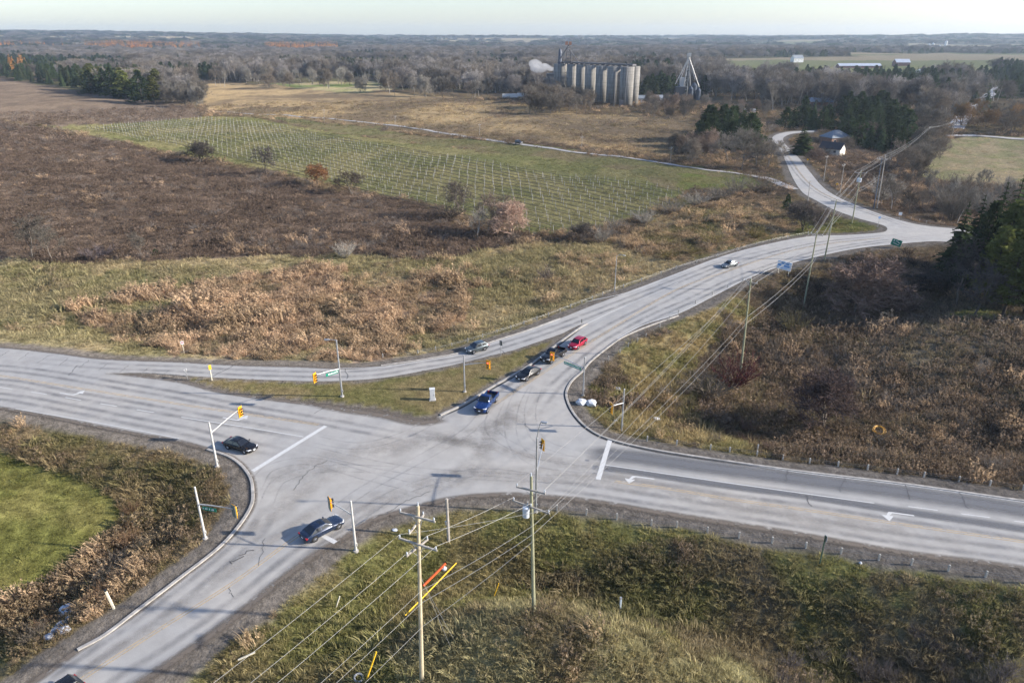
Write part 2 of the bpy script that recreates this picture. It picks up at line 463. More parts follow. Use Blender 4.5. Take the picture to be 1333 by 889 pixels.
# gravel shoulders
wid = np.where(isl, .5 + 1.0 * fbm(gx, gy, 7, 12), 1.3 + 2.6 * fbm(gx, gy, 9, 13))
sw_ = np.where((gx < -18) & (gy < 92) & ~isl, 1.0, 0.0)       # wide dirt verge along the south arm
wid = wid + sw_ * .3
ms = (1 - sst(wid * .75, wid * 1.25, gd))[:, None]
sc_ = SHOULDER * (.8 + .4 * fbm(gx, gy, 1.6, 19, 3))[:, None]
gt = gt * (1 - ms) + sc_ * ms
nr_, na_ = RR.shape
I = np.arange(nr_ * na_).reshape(nr_, na_)
gf = np.stack([I[:-1, :-1].ravel(), I[:-1, 1:].ravel(), I[1:, 1:].ravel(), I[1:, :-1].ravel()], 1)

m, nt, out = new_mat('ground_soil')
at = N(nt, 'ShaderNodeAttribute', attribute_name='tint')
geo = N(nt, 'ShaderNodeNewGeometry')
f1 = ramp(nt, noise_out(nt, .9, 6, .65, geo.outputs['Position']), .6, 1.4)
f2 = ramp(nt, noise_out(nt, 6, 4, .6, geo.outputs['Position']), .7, 1.3)
c = mulc(nt, mulc(nt, at.outputs['Color'], f1), f2)
bs = N(nt, 'ShaderNodeBsdfDiffuse'); bs.inputs['Roughness'].default_value = .6
nt.links.new(c, bs.inputs[0])
bp = N(nt, 'ShaderNodeBump'); bp.inputs['Strength'].default_value = .8; bp.inputs['Distance'].default_value = .35
nt.links.new(noise_out(nt, 1.6, 6, .7, geo.outputs['Position']), bp.inputs['Height']); nt.links.new(bp.outputs[0], bs.inputs['Normal'])
nt.links.new(bs.outputs[0], out.inputs[0])
me = mesh_np('ground', np.stack([gx, gy, gz], 1), gf, m, gt)
me.polygons.foreach_set('use_smooth', [True] * len(me.polygons))
o = bpy.data.objects.new('ground', me); COL.objects.link(o); tag(o, kind='structure')

# ------------------------------------------------------------------ roads
def asphalt(name, base, dirt):
    m, nt, out = new_mat(name)
    geo = N(nt, 'ShaderNodeNewGeometry')
    n1 = noise_out(nt, .05, 5, .6, geo.outputs['Position'], .6)
    n2 = noise_out(nt, .45, 5, .65, geo.outputs['Position'])
    n3 = noise_out(nt, 14, 3, .7, geo.outputs['Position'])
    mx = N(nt, 'ShaderNodeMix', data_type='RGBA'); mx.inputs[6].default_value = (*base, 1); mx.inputs[7].default_value = (*dirt, 1)
    nt.links.new(ramp(nt, n1, 0, 1, .4, .62), mx.inputs[0])
    c = mulc(nt, mulc(nt, mx.outputs[2], ramp(nt, n2, .88, 1.12)), ramp(nt, n3, .86, 1.14))
    b = N(nt, 'ShaderNodeBsdfPrincipled'); b.inputs['Roughness'].default_value = .85; b.inputs['Specular IOR Level'].default_value = .3
    nt.links.new(c, b.inputs['Base Color'])
    bp = N(nt, 'ShaderNodeBump'); bp.inputs['Strength'].default_value = .25; bp.inputs['Distance'].default_value = .02
    nt.links.new(n3, bp.inputs['Height']); nt.links.new(bp.outputs[0], b.inputs['Normal'])
    nt.links.new(b.outputs[0], out.inputs[0]); return m

ROADM = asphalt('worn_asphalt', (.335, .327, .31), (.375, .355, .322))
def fill(name, loop, holes, z, m):
    polys = [[Vector((p[0], p[1], 0)) for p in loop]] + [[Vector((p[0], p[1], 0)) for p in h] for h in holes]
    tris = tessellate_polygon(polys)
    b = MB(); b.v = [(p.x, p.y, z) for q in polys for p in q]; b.f = [tuple(t) for t in tris]
    o = b.obj(name, m); tag(o, kind='structure'); 
    bm = bmesh.new(); bm.from_mesh(o.data); bmesh.ops.recalc_face_normals(bm, faces=bm.faces)
    for f in bm.faces:
        if f.normal.z < 0: f.normal_flip()
    bm.to_mesh(o.data); bm.free()
    return o
fill('road', OUT_W, [ISL_W], 0.0, ROADM)

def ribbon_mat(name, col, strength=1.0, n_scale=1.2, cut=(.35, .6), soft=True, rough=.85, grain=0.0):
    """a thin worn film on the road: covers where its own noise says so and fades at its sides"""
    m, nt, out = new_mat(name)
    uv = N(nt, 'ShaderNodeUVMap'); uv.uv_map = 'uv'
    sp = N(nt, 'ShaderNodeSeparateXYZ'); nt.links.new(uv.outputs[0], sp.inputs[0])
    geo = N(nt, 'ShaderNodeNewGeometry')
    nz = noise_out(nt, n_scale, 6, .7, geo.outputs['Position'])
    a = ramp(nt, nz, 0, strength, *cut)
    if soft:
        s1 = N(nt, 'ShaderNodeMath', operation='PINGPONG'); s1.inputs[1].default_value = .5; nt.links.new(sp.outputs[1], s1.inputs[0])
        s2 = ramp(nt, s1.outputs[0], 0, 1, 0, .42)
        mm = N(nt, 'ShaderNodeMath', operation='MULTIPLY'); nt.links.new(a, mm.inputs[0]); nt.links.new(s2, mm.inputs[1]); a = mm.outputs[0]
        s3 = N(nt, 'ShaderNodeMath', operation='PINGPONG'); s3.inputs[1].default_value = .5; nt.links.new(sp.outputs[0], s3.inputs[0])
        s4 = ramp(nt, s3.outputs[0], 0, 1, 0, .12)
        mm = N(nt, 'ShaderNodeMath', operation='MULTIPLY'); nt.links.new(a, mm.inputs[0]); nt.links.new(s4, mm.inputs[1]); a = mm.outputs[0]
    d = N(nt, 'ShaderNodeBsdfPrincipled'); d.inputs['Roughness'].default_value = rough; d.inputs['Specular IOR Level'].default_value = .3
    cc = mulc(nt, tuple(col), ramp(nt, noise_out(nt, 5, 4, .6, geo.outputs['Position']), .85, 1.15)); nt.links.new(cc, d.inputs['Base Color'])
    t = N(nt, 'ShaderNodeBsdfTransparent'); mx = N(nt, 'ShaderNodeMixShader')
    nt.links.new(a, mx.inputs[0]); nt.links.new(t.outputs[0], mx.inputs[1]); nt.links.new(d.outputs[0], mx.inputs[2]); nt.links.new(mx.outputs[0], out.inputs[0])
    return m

class Ribbons:
    """flat bands laid along polylines, one object per kind of marking"""
    def __init__(s): s.b = MB(); s.uvs = []
    def add(s, w, width, z, closed=False, zfun=None, w2=None):
        n = len(w)
        if n < 2: return
        L = []
        for i, p in enumerate(w):
            a = w[max(i - 1, 0)]; c = w[min(i + 1, n - 1)]
            t = (c - a); t = t.normalized() if t.length > 1e-6 else Vector((1, 0))
            nrm = Vector((-t.y, t.x))
            wd = width if w2 is None else width + (w2 - width) * i / (n - 1)
            L.append((p + nrm * wd / 2, p - nrm * wd / 2))
        for i in range(n - 1):
            q = [L[i][1], L[i + 1][1], L[i + 1][0], L[i][0]]
            s.b.face([(v.x, v.y, z if zfun is None else zfun(v.x, v.y) + z) for v in q])
            u0, u1 = i / (n - 1), (i + 1) / (n - 1)
            s.uvs += [(u0, 0), (u1, 0), (u1, 1), (u0, 1)]
    def done(s, name, m):
        o = s.b.obj(name, m); l = o.data.uv_layers.new(name='uv')
        l.data.foreach_set('uv', np.array(s.uvs, np.float32).ravel()); tag(o, kind='structure'); return o

def px_line(pts, n=6): return smooth_px(pts, n)
def cut_dash(w, on, off):
    """split a polyline into dashes"""
    out = []; cur = [w[0].copy()]; left = on; draw = True
    for i in range(len(w) - 1):
        a = w[i].copy(); b = w[i + 1]
        while (b - a).length > left:
            p = a + (b - a).normalized() * left
            if draw: cur.append(p.copy()); out.append(cur)
            draw = not draw; cur = [p.copy()]; a = p; left = on if draw else off
        left -= (b - a).length
        if draw: cur.append(b.copy())
    if draw and len(cur) > 1: out.append(cur)
    return out

# lane centre lines in picture coordinates
LANES = {
 'west_wb': [(-200,470),(0,479),(70,487),(135,498),(230,514),(330,533),(440,552),(560,575)],
 'west_turn': [(-200,492),(0,497),(96,514),(200,532),(306,551),(400,568)],
 'west_eb': [(-200,505),(0,516),(84,530),(169,547),(233,559),(300,575),(370,590)],
 'slip': [(0,465),(135,476),(236,480),(304,484),(400,487),(448,487),(496,484),(544,476),(604,466),(640,454),(688,439),(720,428),(767,410),(818,390),(880,366),(934,345),(984,331),(1052,316)],
 'north_sb': [(600,545),(632,528),(686,490),(718,467),(751,449),(800,422),(860,392),(900,372),(950,349),(1000,332),(1060,318),(1120,311),(1180,306)],
 'north_nb': [(690,545),(715,510),(745,482),(790,446),(850,412),(900,390),(960,362),(1020,341),(1080,325),(1150,314),(1210,308)],
 'east_wb': [(760,592),(800,592),(900,605),(1031,622),(1179,641),(1333,664),(1500,690)],
 'east_turn': [(770,612),(800,616),(860,625),(960,640),(1031,649),(1179,672),(1333,695),(1500,722)],
 'east_eb': [(690,628),(760,637),(860,652),(960,667),(1031,678),(1179,702),(1333,723),(1500,752)],
 'south_sb': [(350,660),(335,690),(305,717),(260,754),(190,808),(110,862),(40,912)],
 'south_nb': [(520,640),(470,668),(430,692),(380,728),(320,776),(240,836),(160,886),(90,935)],
 'branch': [(1010,185),(1024,205),(1042,230),(1065,250),(1100,266),(1140,280),(1190,298)],
}
LW = {k: px_line(v, 8) for k, v in LANES.items()}
tr = Ribbons()
def offset(w, d):
    out = []
    for i, p in enumerate(w):
        t = (w[min(i + 1, len(w) - 1)] - w[max(i - 1, 0)]).normalized()
        out.append(p + Vector((-t.y, t.x)) * d)
    return out
for k, wl in LW.items():
    for s in (-.85, .85):
        tr.add(offset(wl, s + rnd.uniform(-.1, .1)), 1.25, .006)
tr.done('tyre_wear', ribbon_mat('tyre_polish', (.19, .19, .195), .5, .25, (.30, .66)))
# darker, newer asphalt in the westbound lanes of the east arm and along the west arm
nw = Ribbons()
nw.add(LW['east_wb'], 4.6, .004); nw.add(offset(LW['east_turn'], 1.0), 2.0, .005)
nw.done('asphalt_overlay', ribbon_mat('darker_asphalt', (.15, .155, .165), .8, .12, (.15, .4)))
# pale dust in the middle of the crossing and between wheel paths
du = Ribbons()
for pts, wd in (([(330,640),(420,600),(520,580),(640,560),(700,530)], 6), ([(420,690),(500,650),(600,620),(700,620),(800,625),(1000,665),(1333,715)], 5.0), ([(300,715),(380,650),(450,600)], 4),
                ([(560,640),(620,600),(640,560),(680,520)], 4), ([(60,905),(200,815),(330,720),(430,650)], 2.4), ([(520,560),(600,575),(720,600),(800,612)], 3)):
    du.add(px_line(pts, 8), wd, .008)
du.done('road_dust', ribbon_mat('pale_dust', (.37, .345, .31), .62, .3, (.36, .66)))
# turning sweeps of tyres
sw2 = Ribbons()
for pts in ([(690,490),(668,530),(668,575),(700,602),(780,612)], [(700,500),(690,540),(705,575),(770,596)], [(640,525),(610,560),(560,590),(470,640),(420,680)], [(400,570),(470,580),(540,560),(600,520)],
            [(760,600),(690,590),(640,560),(650,520)], [(330,640),(350,610),(400,600),(480,620),(560,640)], [(345,660),(365,625),(420,610),(520,612)], [(780,625),(640,620),(520,610),(380,580)], [(450,685),(520,640),(620,615),(720,625)]):
    w_ = px_line(pts, 10)
    for s in (-.8, .8): sw2.add(offset(w_, s), .34, .010)
sw2.done('tyre_marks', ribbon_mat('tyre_rubber', (.20, .203, .21), .24, .5, (.34, .66)))

# painted markings
WHITE = ribbon_mat('worn_white_paint', (.60, .60, .58), .9, 2.2, (.16, .34), soft=False)
YELL = ribbon_mat('faded_yellow_paint', (.60, .46, .28), .66, 1.2, (.28, .55), soft=False)
wm = Ribbons(); ym = Ribbons(); ZL = .014
wm.add(px_line([(424,554.4),(329,613)], 4), .62, ZL)
wm.add(px_line([(794,573),(778.6,624)], 4), .62, ZL)
wm.add(px_line([(407,690),(437,706)], 4), .55, ZL)
wm.add(px_line([(788,605),(860,615.5),(960,630),(1060,644),(1138,654.7)], 6), .16, ZL)
for a, b_ in (((1182,659),(1220.5,664)), ((1251,668.5),(1289,673.5)), ((1320,678),(1360,683))): wm.add(px_line([a, b_], 3), .16, ZL)
wm.add(px_line([(236,543),(320,556),(395,568.5)], 5), .15, ZL)
for d_ in cut_dash(px_line([(-200,470),(0,504),(60,513),(135,526),(226,541)], 6), 3.0, 3.6): wm.add(d_, .15, ZL)
wm.add(px_line([(20,532),(100,545.5),(170,558),(233,570.5)], 6), .12, ZL)
wm.add(px_line([(765,421),(790,409),(815,398)], 5), .16, ZL)
wm.add(px_line([(815,398),(870,374),(883,368)], 5), .10, ZL)
wm.add(px_line([(762,393),(818,380.5),(880,357.2),(934,336.8),(984,322.4),(1052,309),(1102,307),(1144,304.4)], 4), .16, ZL)
wm.add(px_line([(803,441),(838.6,422.4),(883,408),(933.6,382.6),(977.5,360.6),(1018,345.6),(1068.7,332.4),(1119,322.4),(1170,317.2),(1215,313.6)], 5), .16, ZL)
wm.add(px_line([(900,593.5),(1031,613.4),(1179,631.4),(1333,653.4),(1600,690)], 5), .14, ZL)
wm.add(px_line([(440,477.6+2),(496,477.4),(544,470.4),(604,459.4),(640,446.4),(688,431),(729,416)], 5), .12, ZL)
wm.add(px_line([(1055,226),(1072,245.2),(1092,258),(1119,269.4),(1153,281.8),(1187,291.4)], 5), .14, ZL)
def arrow(px, py, hx, hy, flip):
    """turn arrow: shaft, bend and head (picture points of its foot and its heading)"""
    o_ = P(px, py).xy; d_ = (P(hx, hy).xy - o_).normalized(); n_ = Vector((-d_.y, d_.x)) * flip
    q = lambda a, b: o_ + d_ * a + n_ * b
    for poly in ([q(0,-.1), q(0,.12), q(2.3,.12), q(2.3,-.1)], [q(2.3,-.1), q(2.3,.12), q(2.75,.7), q(3.05,.7), q(2.7,-.05)], [q(2.3,.7), q(3.6,.7), q(2.95,1.75)]):
        if flip < 0: poly = poly[::-1]
        wm.b.face([(p.x, p.y, ZL) for p in poly])
        wm.uvs += [(.5, .5)] * len(poly)
arrow(78, 511.5, 120, 518, 1); arrow(290, 543.5, 330, 551, 1); arrow(852, 623.5, 815, 618.5, 1); arrow(1190, 671, 1150, 665.5, 1)
wm.done('white_markings', WHITE)
for pts in ([(-200,460),(0,489),(135,510.5),(280,533),(415,552.7)], [(645,526),(700,490),(760,451),(809,420),(883,376),(950.5,352),(1018,330),(1068.7,319),(1146,310)], [(800,626.5),(860,634.5),(960,651),(1031,661),(1179,683),(1333,705),(1500,729)],
            [(398,690),(371,709),(304,758),(202.6,822),(118,876),(60,915)], [(1015,186),(1031,209),(1046,231),(1066,249),(1095,262),(1130,275)]):
    w_ = px_line(pts, 6)
    for s in (-.17, .17): ym.add(offset(w_, s), .15, ZL)
ym.done('yellow_markings', YELL)
# cracks and joints
cr = Ribbons()
def crack(pts, wd=.07, jit=.35):
    w_ = smooth_px(pts, 7)
    w_ = [p + Vector((rnd.uniform(-jit, jit), rnd.uniform(-jit, jit))) * .5 for p in w_]
    cr.add(w_, wd, .018)
crack([(384,637),(395,620),(410,607),(425,600)]); crack([(560,640),(530,652),(505,667),(490,672)]); crack([(304,475.5),(278,490)], .1); crack([(648,468),(665,462),(678,469)][:2], .07); crack([(90,489),(100,476)], .08)
crack([(666,466),(650,455)], .08); crack([(450,479.6),(452,493)], .08); crack([(410,538),(436,520)], .08); crack([(690,560),(680,548)], .05); crack([(1026,611),(1022,628)], .06); crack([(1180,630),(1184,650)], .06)
crack([(1250,640),(1260,662)], .06); crack([(1100,622),(1092,640)], .05); crack([(1056,660),(1050,644)], .09); crack([(295,738),(330,712)], .12, 1.0); crack([(345,700),(338,735)], .05); crack([(304,778),(298,765)], .05)
for px in range(-40, 240, 26): crack([(px, 455 + .12 * px), (px - 14, 464 + .13 * px)], .06, .3)
cr.done('road_cracks', ribbon_mat('crack_filler', (.06, .06, .062), .9, 1.5, (.1, .3), soft=False))
# ragged dirt along the edges
dr = Ribbons()
for e, wd in ((EDGE_N[:15], 1.0), (EDGE_N[15:23], .8), (EDGE_S, 1.5), (EDGE_W, 1.3), (EDGE_SE, .8), (ISLAND[:10], 1.5), (EDGE_NE, .8)):
    dr.add(smooth_px(e, 4), wd, .012)
dr.add(px_line([(400,524),(448,533),(500,541),(545,550),(585,545)], 8), 2.4, .0125)
dr.done('roadside_dirt', ribbon_mat('dirt_film', (.15, .125, .10), 1.0, 1.1, (.32, .5)))

# kerbs
def kerb(pts, wd=.32, h=.13):
    w_ = smooth_px(pts, 6); b = MB(); 
    n = len(w_)
    ring = []
    for i, p in enumerate(w_):
        t = (w_[min(i + 1, n - 1)] - w_[max(i - 1, 0)]).normalized(); nr = Vector((-t.y, t.x)) * wd / 2
        a, c = p + nr, p - nr
        ring.append([(a.x, a.y, -.1), (a.x, a.y, h - .02), ((a * .9 + c * .1).x, (a * .9 + c * .1).y, h), ((a * .1 + c * .9).x, (a * .1 + c * .9).y, h), (c.x, c.y, h - .02), (c.x, c.y, -.1)])
    b.loft(ring)
    o = b.obj('kerb', mat('kerb_concrete', (.33, .31, .28), .9, var=.35, scale=1.1)); tag(o, kind='structure')
kerb([(270,585),(297,594),(314,605.7),(326,622.6),(329,640),(327.5,657),(314,680.5),(287,711),(236,751),(169,802),(135,827.5),(101,846)], .38, .13)
kerb([(883,411),(850,422.5),(820,434.5),(802.6,444),(768.8,470.6),(757.5,484),(744,496.5),(737.3,510),(738.4,521),(746,537),(762,555),(784.6,568.5),(825,580),(883,590.7),(1031,612),(1179,630),(1333,652),(1500,674.5)], .36, .12)
kerb([(573,540.5),(604,526),(640,504),(688,476.5),(726,447.5),(757.5,425),(764,421.5)], .38, .15)
kerb([(496,476),(544,469),(604,458),(640,445),(688,429.6),(729,414.6)], .3, .1)
kerb([(138,486),(190,485.5),(243,489)], .3, .1)
# dark gutter strips along the north-east and island kerbs
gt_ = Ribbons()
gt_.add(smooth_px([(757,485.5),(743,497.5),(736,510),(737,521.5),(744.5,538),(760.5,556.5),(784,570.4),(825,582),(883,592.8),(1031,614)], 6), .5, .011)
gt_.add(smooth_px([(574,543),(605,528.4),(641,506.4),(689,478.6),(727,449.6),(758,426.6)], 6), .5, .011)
gt_.done('gutter', ribbon_mat('dark_gutter', (.05, .05, .052), 1, 1, (.1, .4)))

# minor roads that follow the land
def land_road(name, pts, wd, m, z=.22, wd2=None):
    r_ = Ribbons(); r_.add(smooth_px(pts, 10), wd, z, zfun=H1, w2=wd2); return r_.done(name, m)
GRAV = asphalt('pale_gravel', (.32, .31, .30), (.38, .36, .33))
land_road('farm_track', [(1034,247),(1018,240),(1002,232),(985,227),(960,222),(900,214.5),(835,206.5),(734,195.5),(673,187.5),(609,179.5),(480,162.5),(380,154),(338,150.5),(272,145)], 3.4, GRAV)
land_road('country_road', [(1244,166),(1250,158),(1262,145),(1275,133),(1290,120),(1304,109)], 9, asphalt('pale_asphalt', (.34, .34, .35), (.38, .37, .36)), .5)
land_road('side_road', [(1232,172.5),(1270,173),(1310,175),(1360,178)], 6, GRAV, .4)
# ------------------------------------------------------------------ vehicles
GLASS = mat('car_glass', (.012, .014, .018), .06, 0, .1, 3, spec=.8)
TYRE = mat('tyre_black', (.018, .018, .018), .85)
RIM = mat('alloy_rim', (.50, .50, .52), .3, .9)
DARKP = mat('black_trim', (.016, .016, .017), .5)
LAMP = mat('clear_lamp', (.75, .76, .78), .12, 0, .05, coat=.6)
TAIL = mat('red_lamp', (.35, .012, .012), .2, coat=.6)
AMBER = mat('amber_lamp', (.8, .30, .03), .2, coat=.5)
PLATE = mat('number_plate', (.7, .72, .75), .4)
CHROME = mat('chrome', (.62, .62, .63), .15, 1.0)

def paint(name, col, metal=.35):
    return mat('paint_' + name, col, .25, metal, .05, 8, coat=.4, spec=.3)

def wheel(parent, x, y, r, w):
    s = 1 if y > 0 else -1
    b = MB(); n = 20
    prof = [(r * .62, -w / 2), (r * .94, -w / 2), (r, -w * .32), (r, w * .32), (r * .94, w / 2), (r * .62, w / 2)]
    for k in range(n):
        a0, a1 = 2 * math.pi * k / n, 2 * math.pi * (k + 1) / n
        for j in range(len(prof)):
            (ra, ya), (rb, yb) = prof[j], prof[(j + 1) % len(prof)]
            b.face([(x + ra * math.cos(a0), y + ya, r + ra * math.sin(a0)), (x + rb * math.cos(a0), y + yb, r + rb * math.sin(a0)),
                    (x + rb * math.cos(a1), y + yb, r + rb * math.sin(a1)), (x + ra * math.cos(a1), y + ya, r + ra * math.sin(a1))])
    bm = MB(); bm.v, bm.f = b.v, b.f
    wo_ = thing('wheel', (0, 0, 0)); wo_.parent = parent
    t = bm.obj('tyre', TYRE, wo_)
    rb_ = MB(); yo = y + s * w * .40
    rb_.tube((x, yo - s * .05, r), (x, yo - s * .03, r), r * .63, None, 20)
    for k in range(5):
        a = 2 * math.pi * k / 5 + .3
        rb_.tube((x, yo - s * .01, r), (x + math.cos(a) * r * .60, yo, r + math.sin(a) * r * .60), .05, .04, 5)
    rb_.tube((x, yo - s * .02, r), (x, yo + s * .025, r), .07, None, 10)
    rb_.obj('rim', RIM, wo_)

def ring(x, w, zb, zt, crown=.05, tuck=.10, sill=.06):
    """cross-section of the lower body: closed, counter-clockwise"""
    h = zt - zb
    half = [(w - tuck, zb), (w - .02, zb + h * .22), (w, zb + h * .55), (w - .03, zb + h * .82), (w - .12, zt - .01), (w * .5, zt + crown * .8), (0, zt + crown)]
    pts = [(x, y, z) for y, z in half] + [(x, -y, z) for y, z in half[-2::-1]]
    return pts

def quad_in(q, u0, u1, v0, v1, off):
    """a pane inside the quad q (a b c d; u along ab, v along ad), proud of it by off"""
    a, b, c, d = [Vector(p) for p in q]
    f = lambda u, v: (a.lerp(b, u)).lerp(d.lerp(c, u), v)
    n = ((b - a).cross(d - a)).normalized() * off
    return [f(u0, v0) + n, f(u1, v0) + n, f(u1, v1) + n, f(u0, v1) + n]

def car(name, label, cat, p_rear, p_front, paintm, L=4.75, W=1.83, Ht=1.44, style='sedan', group=None, wheel_r=.33, spoke=None, lit=False):
    a = P(*p_rear); b_ = P(*p_front); d = (b_ - a); rz = math.atan2(d.y, d.x); c0 = (a + b_) / 2
    t = thing(name, (c0.x, c0.y, 0.012), rz, label, cat, group)
    w = W / 2; gb = .19
    belt = {'sedan': .90, 'hatch': .93, 'suv': 1.06, 'pickup': 1.16}[style] * Ht / {'sedan': 1.44, 'hatch': 1.50, 'suv': 1.68, 'pickup': 1.92}[style]
    f = L / 2
    if style == 'pickup': gb = .36
    hood = belt - {'sedan': .10, 'hatch': .06, 'suv': .05, 'pickup': .02}[style]
    # lower body from nose to tail
    st = [(f, w * .62, gb + .14, hood - .34), (f - .05, w * .80, gb + .05, hood - .20), (f - .22, w * .93, gb, hood - .11), (f - .6, w * .985, gb, hood - .045), (f * .42, w, gb, hood + .02),
          (f * .36, w, gb, belt), (-f * .35, w, gb, belt + .015)]
    if style == 'sedan': st += [(-f * .72, w * .99, gb, belt + .04), (-f + .28, w * .94, gb + .02, belt + .03), (-f + .06, w * .84, gb + .10, belt - .08), (-f, w * .70, gb + .2, belt - .22)]
    elif style in ('hatch', 'suv'): st += [(-f * .8, w * .97, gb, belt + .03), (-f + .16, w * .93, gb + .03, belt + .03), (-f + .03, w * .84, gb + .10, belt - .04), (-f, w * .72, gb + .2, belt - .16)]
    else: st = [s_ for s_ in st if s_[0] > -f * .3] + [(-f * .12, w, gb, belt)]
    rings = [ring(x, ww, zb, zt, .035 if style != 'pickup' else .05) for x, ww, zb, zt in st]
    B = MB(); B.loft(rings)
    if style == 'pickup':   # open load bed: floor, three walls
        x1, x0 = -f * .12 + .02, -f
        zt = belt - .03
        for s in (-1, 1): B.box(((x0 + x1) / 2, s * (w - .07), (gb + zt) / 2 + .06), (x1 - x0, .14, zt - gb - .12))
        B.box((x0 + .05, 0, (gb + zt) / 2 + .08), (.10, 2 * w - .26, zt - gb - .16)); B.box(((x0 + x1) / 2, 0, gb + .32), (x1 - x0, 2 * w - .2, .12))
    # cabin
    if style == 'sedan':  prof = [(f * .40, belt - .01), (f * .06, Ht - .05), (-f * .22, Ht), (-f * .42, Ht - .03), (-f * .80, belt + .05)]
    elif style == 'hatch': prof = [(f * .46, belt - .01), (f * .12, Ht - .05), (-f * .22, Ht), (-f * .66, Ht - .07), (-f * .93, belt + .03)]
    elif style == 'suv':  prof = [(f * .42, belt - .01), (f * .12, Ht - .05), (-f * .25, Ht), (-f * .78, Ht - .06), (-f * .94, belt + .03)]
    else: prof = [(f * .40, belt - .01), (f * .16, Ht - .05), (f * .0, Ht), (-f * .06, Ht - .02), (-f * .125, belt)]
    wb, wt = w - .09, w - (.30 if style == 'sedan' else .25)
    def wid(z): return wb + (wt - wb) * max(0, min(1, (z - belt) / (Ht - .05 - belt)))
    G_ = MB()
    for i in range(4):
        (x0, z0), (x1, z1) = prof[i], prof[i + 1]
        w0, w1 = wid(z0), wid(z1)
        c_ = .02 if i in (1, 2) else 0
        G_.face([(x0, -w0, z0), (x0, w0, z0), (x1, w1, z1), (x1, -w1, z1)])
    for s in (-1, 1):
        pts = [(x, s * wid(z), z) for x, z in prof]
        G_.face(pts if s > 0 else pts[::-1])
    B.v += []; off = len(B.v); B.v += G_.v; B.f += [tuple(i + off for i in q) for q in G_.f]
    body = B.mesh('body', paintm)
    bm = bmesh.new(); bm.from_mesh(body); bmesh.ops.remove_doubles(bm, verts=bm.verts, dist=.002); bmesh.ops.recalc_face_normals(bm, faces=bm.faces); bm.to_mesh(body); bm.free()
    body.polygons.foreach_set('use_smooth', [True] * len(body.polygons))
    bo = bpy.data.objects.new('body', body); COL.objects.link(bo); bo.parent = t
    bv = bo.modifiers.new('bevel', 'BEVEL'); bv.width = .045; bv.segments = 3; bv.limit_method = 'ANGLE'; bv.angle_limit = R(24)
    bv.harden_normals = False
    def pane(nm, q, u0, u1, v0, v1, m=GLASS, off=.012, parent=None):
        g = MB(); g.face(quad_in(q, u0, u1, v0, v1, off)); return g.obj(nm, m, parent or t)
    def seg(i):
        (x0, z0), (x1, z1) = prof[i], prof[i + 1]; w0, w1 = wid(z0), wid(z1)
        return [(x0, -w0, z0), (x0, w0, z0), (x1, w1, z1), (x1, -w1, z1)]
    pane('windshield', seg(0), .05, .95, .07, .96)
    pane('rear_window', seg(3), .07, .93, .10, .88)
    if style in ('sedan', 'suv'): pane('sunroof', seg(1), .2, .8, .2, .9, off=.01)
    # side windows: front and rear pane on each side
    for s in (-1, 1):
        xm = prof[1][0] * .45 + prof[3][0] * .55 if style != 'pickup' else -f * .0 + .12
        zb_, ztp = belt + .045, Ht - .12
        def xs_at(z, i):
            (x0, z0), (x1, z1) = prof[i], prof[i + 1]; k = (z - z0) / (z1 - z0) if abs(z1 - z0) > 1e-6 else 0; return x0 + (x1 - x0) * max(0, min(1, k))
        fr = [(xs_at(zb_, 0) - .10, zb_), (xs_at(ztp, 0) - .07, ztp), (xm + .05, ztp + .02), (xm + .05, zb_)]
        rr = [(xm - .05, zb_), (xm - .05, ztp + .02), (xs_at(ztp, 3) + .06, ztp), (xs_at(zb_, 3) + .16, zb_)]
        for q in (fr, rr):
            g = MB(); pts = [(x, s * (wid(z) + .013), z) for x, z in q]
            g.face(pts if s < 0 else pts[::-1]); g.obj('side_window', GLASS, t)
        for x in (f * .33, xm, prof[4][0] * .62 if style != 'pickup' else -f * .11):     # door seams and handles
            dl = MB(); dl.box((x, s * (w + .001), (gb + belt) / 2 + .06), (.014, .02, (belt - gb) * .62)); dl.obj('door_seam', DARKP, t)
        for x in (xm + .16, xm - .72 if style != 'pickup' else xm - .28):
            hn = MB(); hn.box((x, s * (w - .005), belt - .14), (.18, .03, .035)); hn.obj('door_handle', paintm if style != 'pickup' else CHROME, t)
        mr = MB(); mr.box((f * .31, s * (w + .06), belt + .08), (.15, .2, .13)); mr.obj('mirror', paintm, t, bevel=.03)
        hl = MB(); hl.loft([[(f - .06, s * w * .52, hood - .28), (f - .02, s * w * .52, hood - .17), (f - .10, s * w * .52, hood - .14)], [(f - .20, s * w * .90, hood - .26), (f - .17, s * w * .92, hood - .13), (f - .30, s * w * .91, hood - .10)], [(f - .40, s * w * .975, hood - .22), (f - .40, s * w * .985, hood - .12), (f - .48, s * w * .97, hood - .10)]])
        hb = hl.mesh('headlight', LAMP if not lit else mat('lit_headlight', (.9, .9, .85), .2, emit=(1, .95, .85, 4)))
        bm = bmesh.new(); bm.from_mesh(hb); bmesh.ops.recalc_face_normals(bm, faces=bm.faces); bm.to_mesh(hb); bm.free()
        ho = bpy.data.objects.new('headlight', hb); COL.objects.link(ho); ho.parent = t
        tz = belt - (.13 if style != 'pickup' else .25)
        tl = MB(); tl.box((-f + .09, s * w * .78, tz), (.2, w * .34, .14 if style != 'pickup' else .38), 0); tl.obj('tail_light', TAIL, t, bevel=.02)
        ax = (f - .93, -f + (.98 if style != 'pickup' else 1.25))
        for x in ax:
            ar = MB(); ar.tube((x, s * (w - .30), wheel_r), (x, s * (w + .004), wheel_r), wheel_r + .055, None, 24); ar.obj('wheel_arch', DARKP, t)
            wheel(t, x, s * (w - .085), wheel_r, .21)
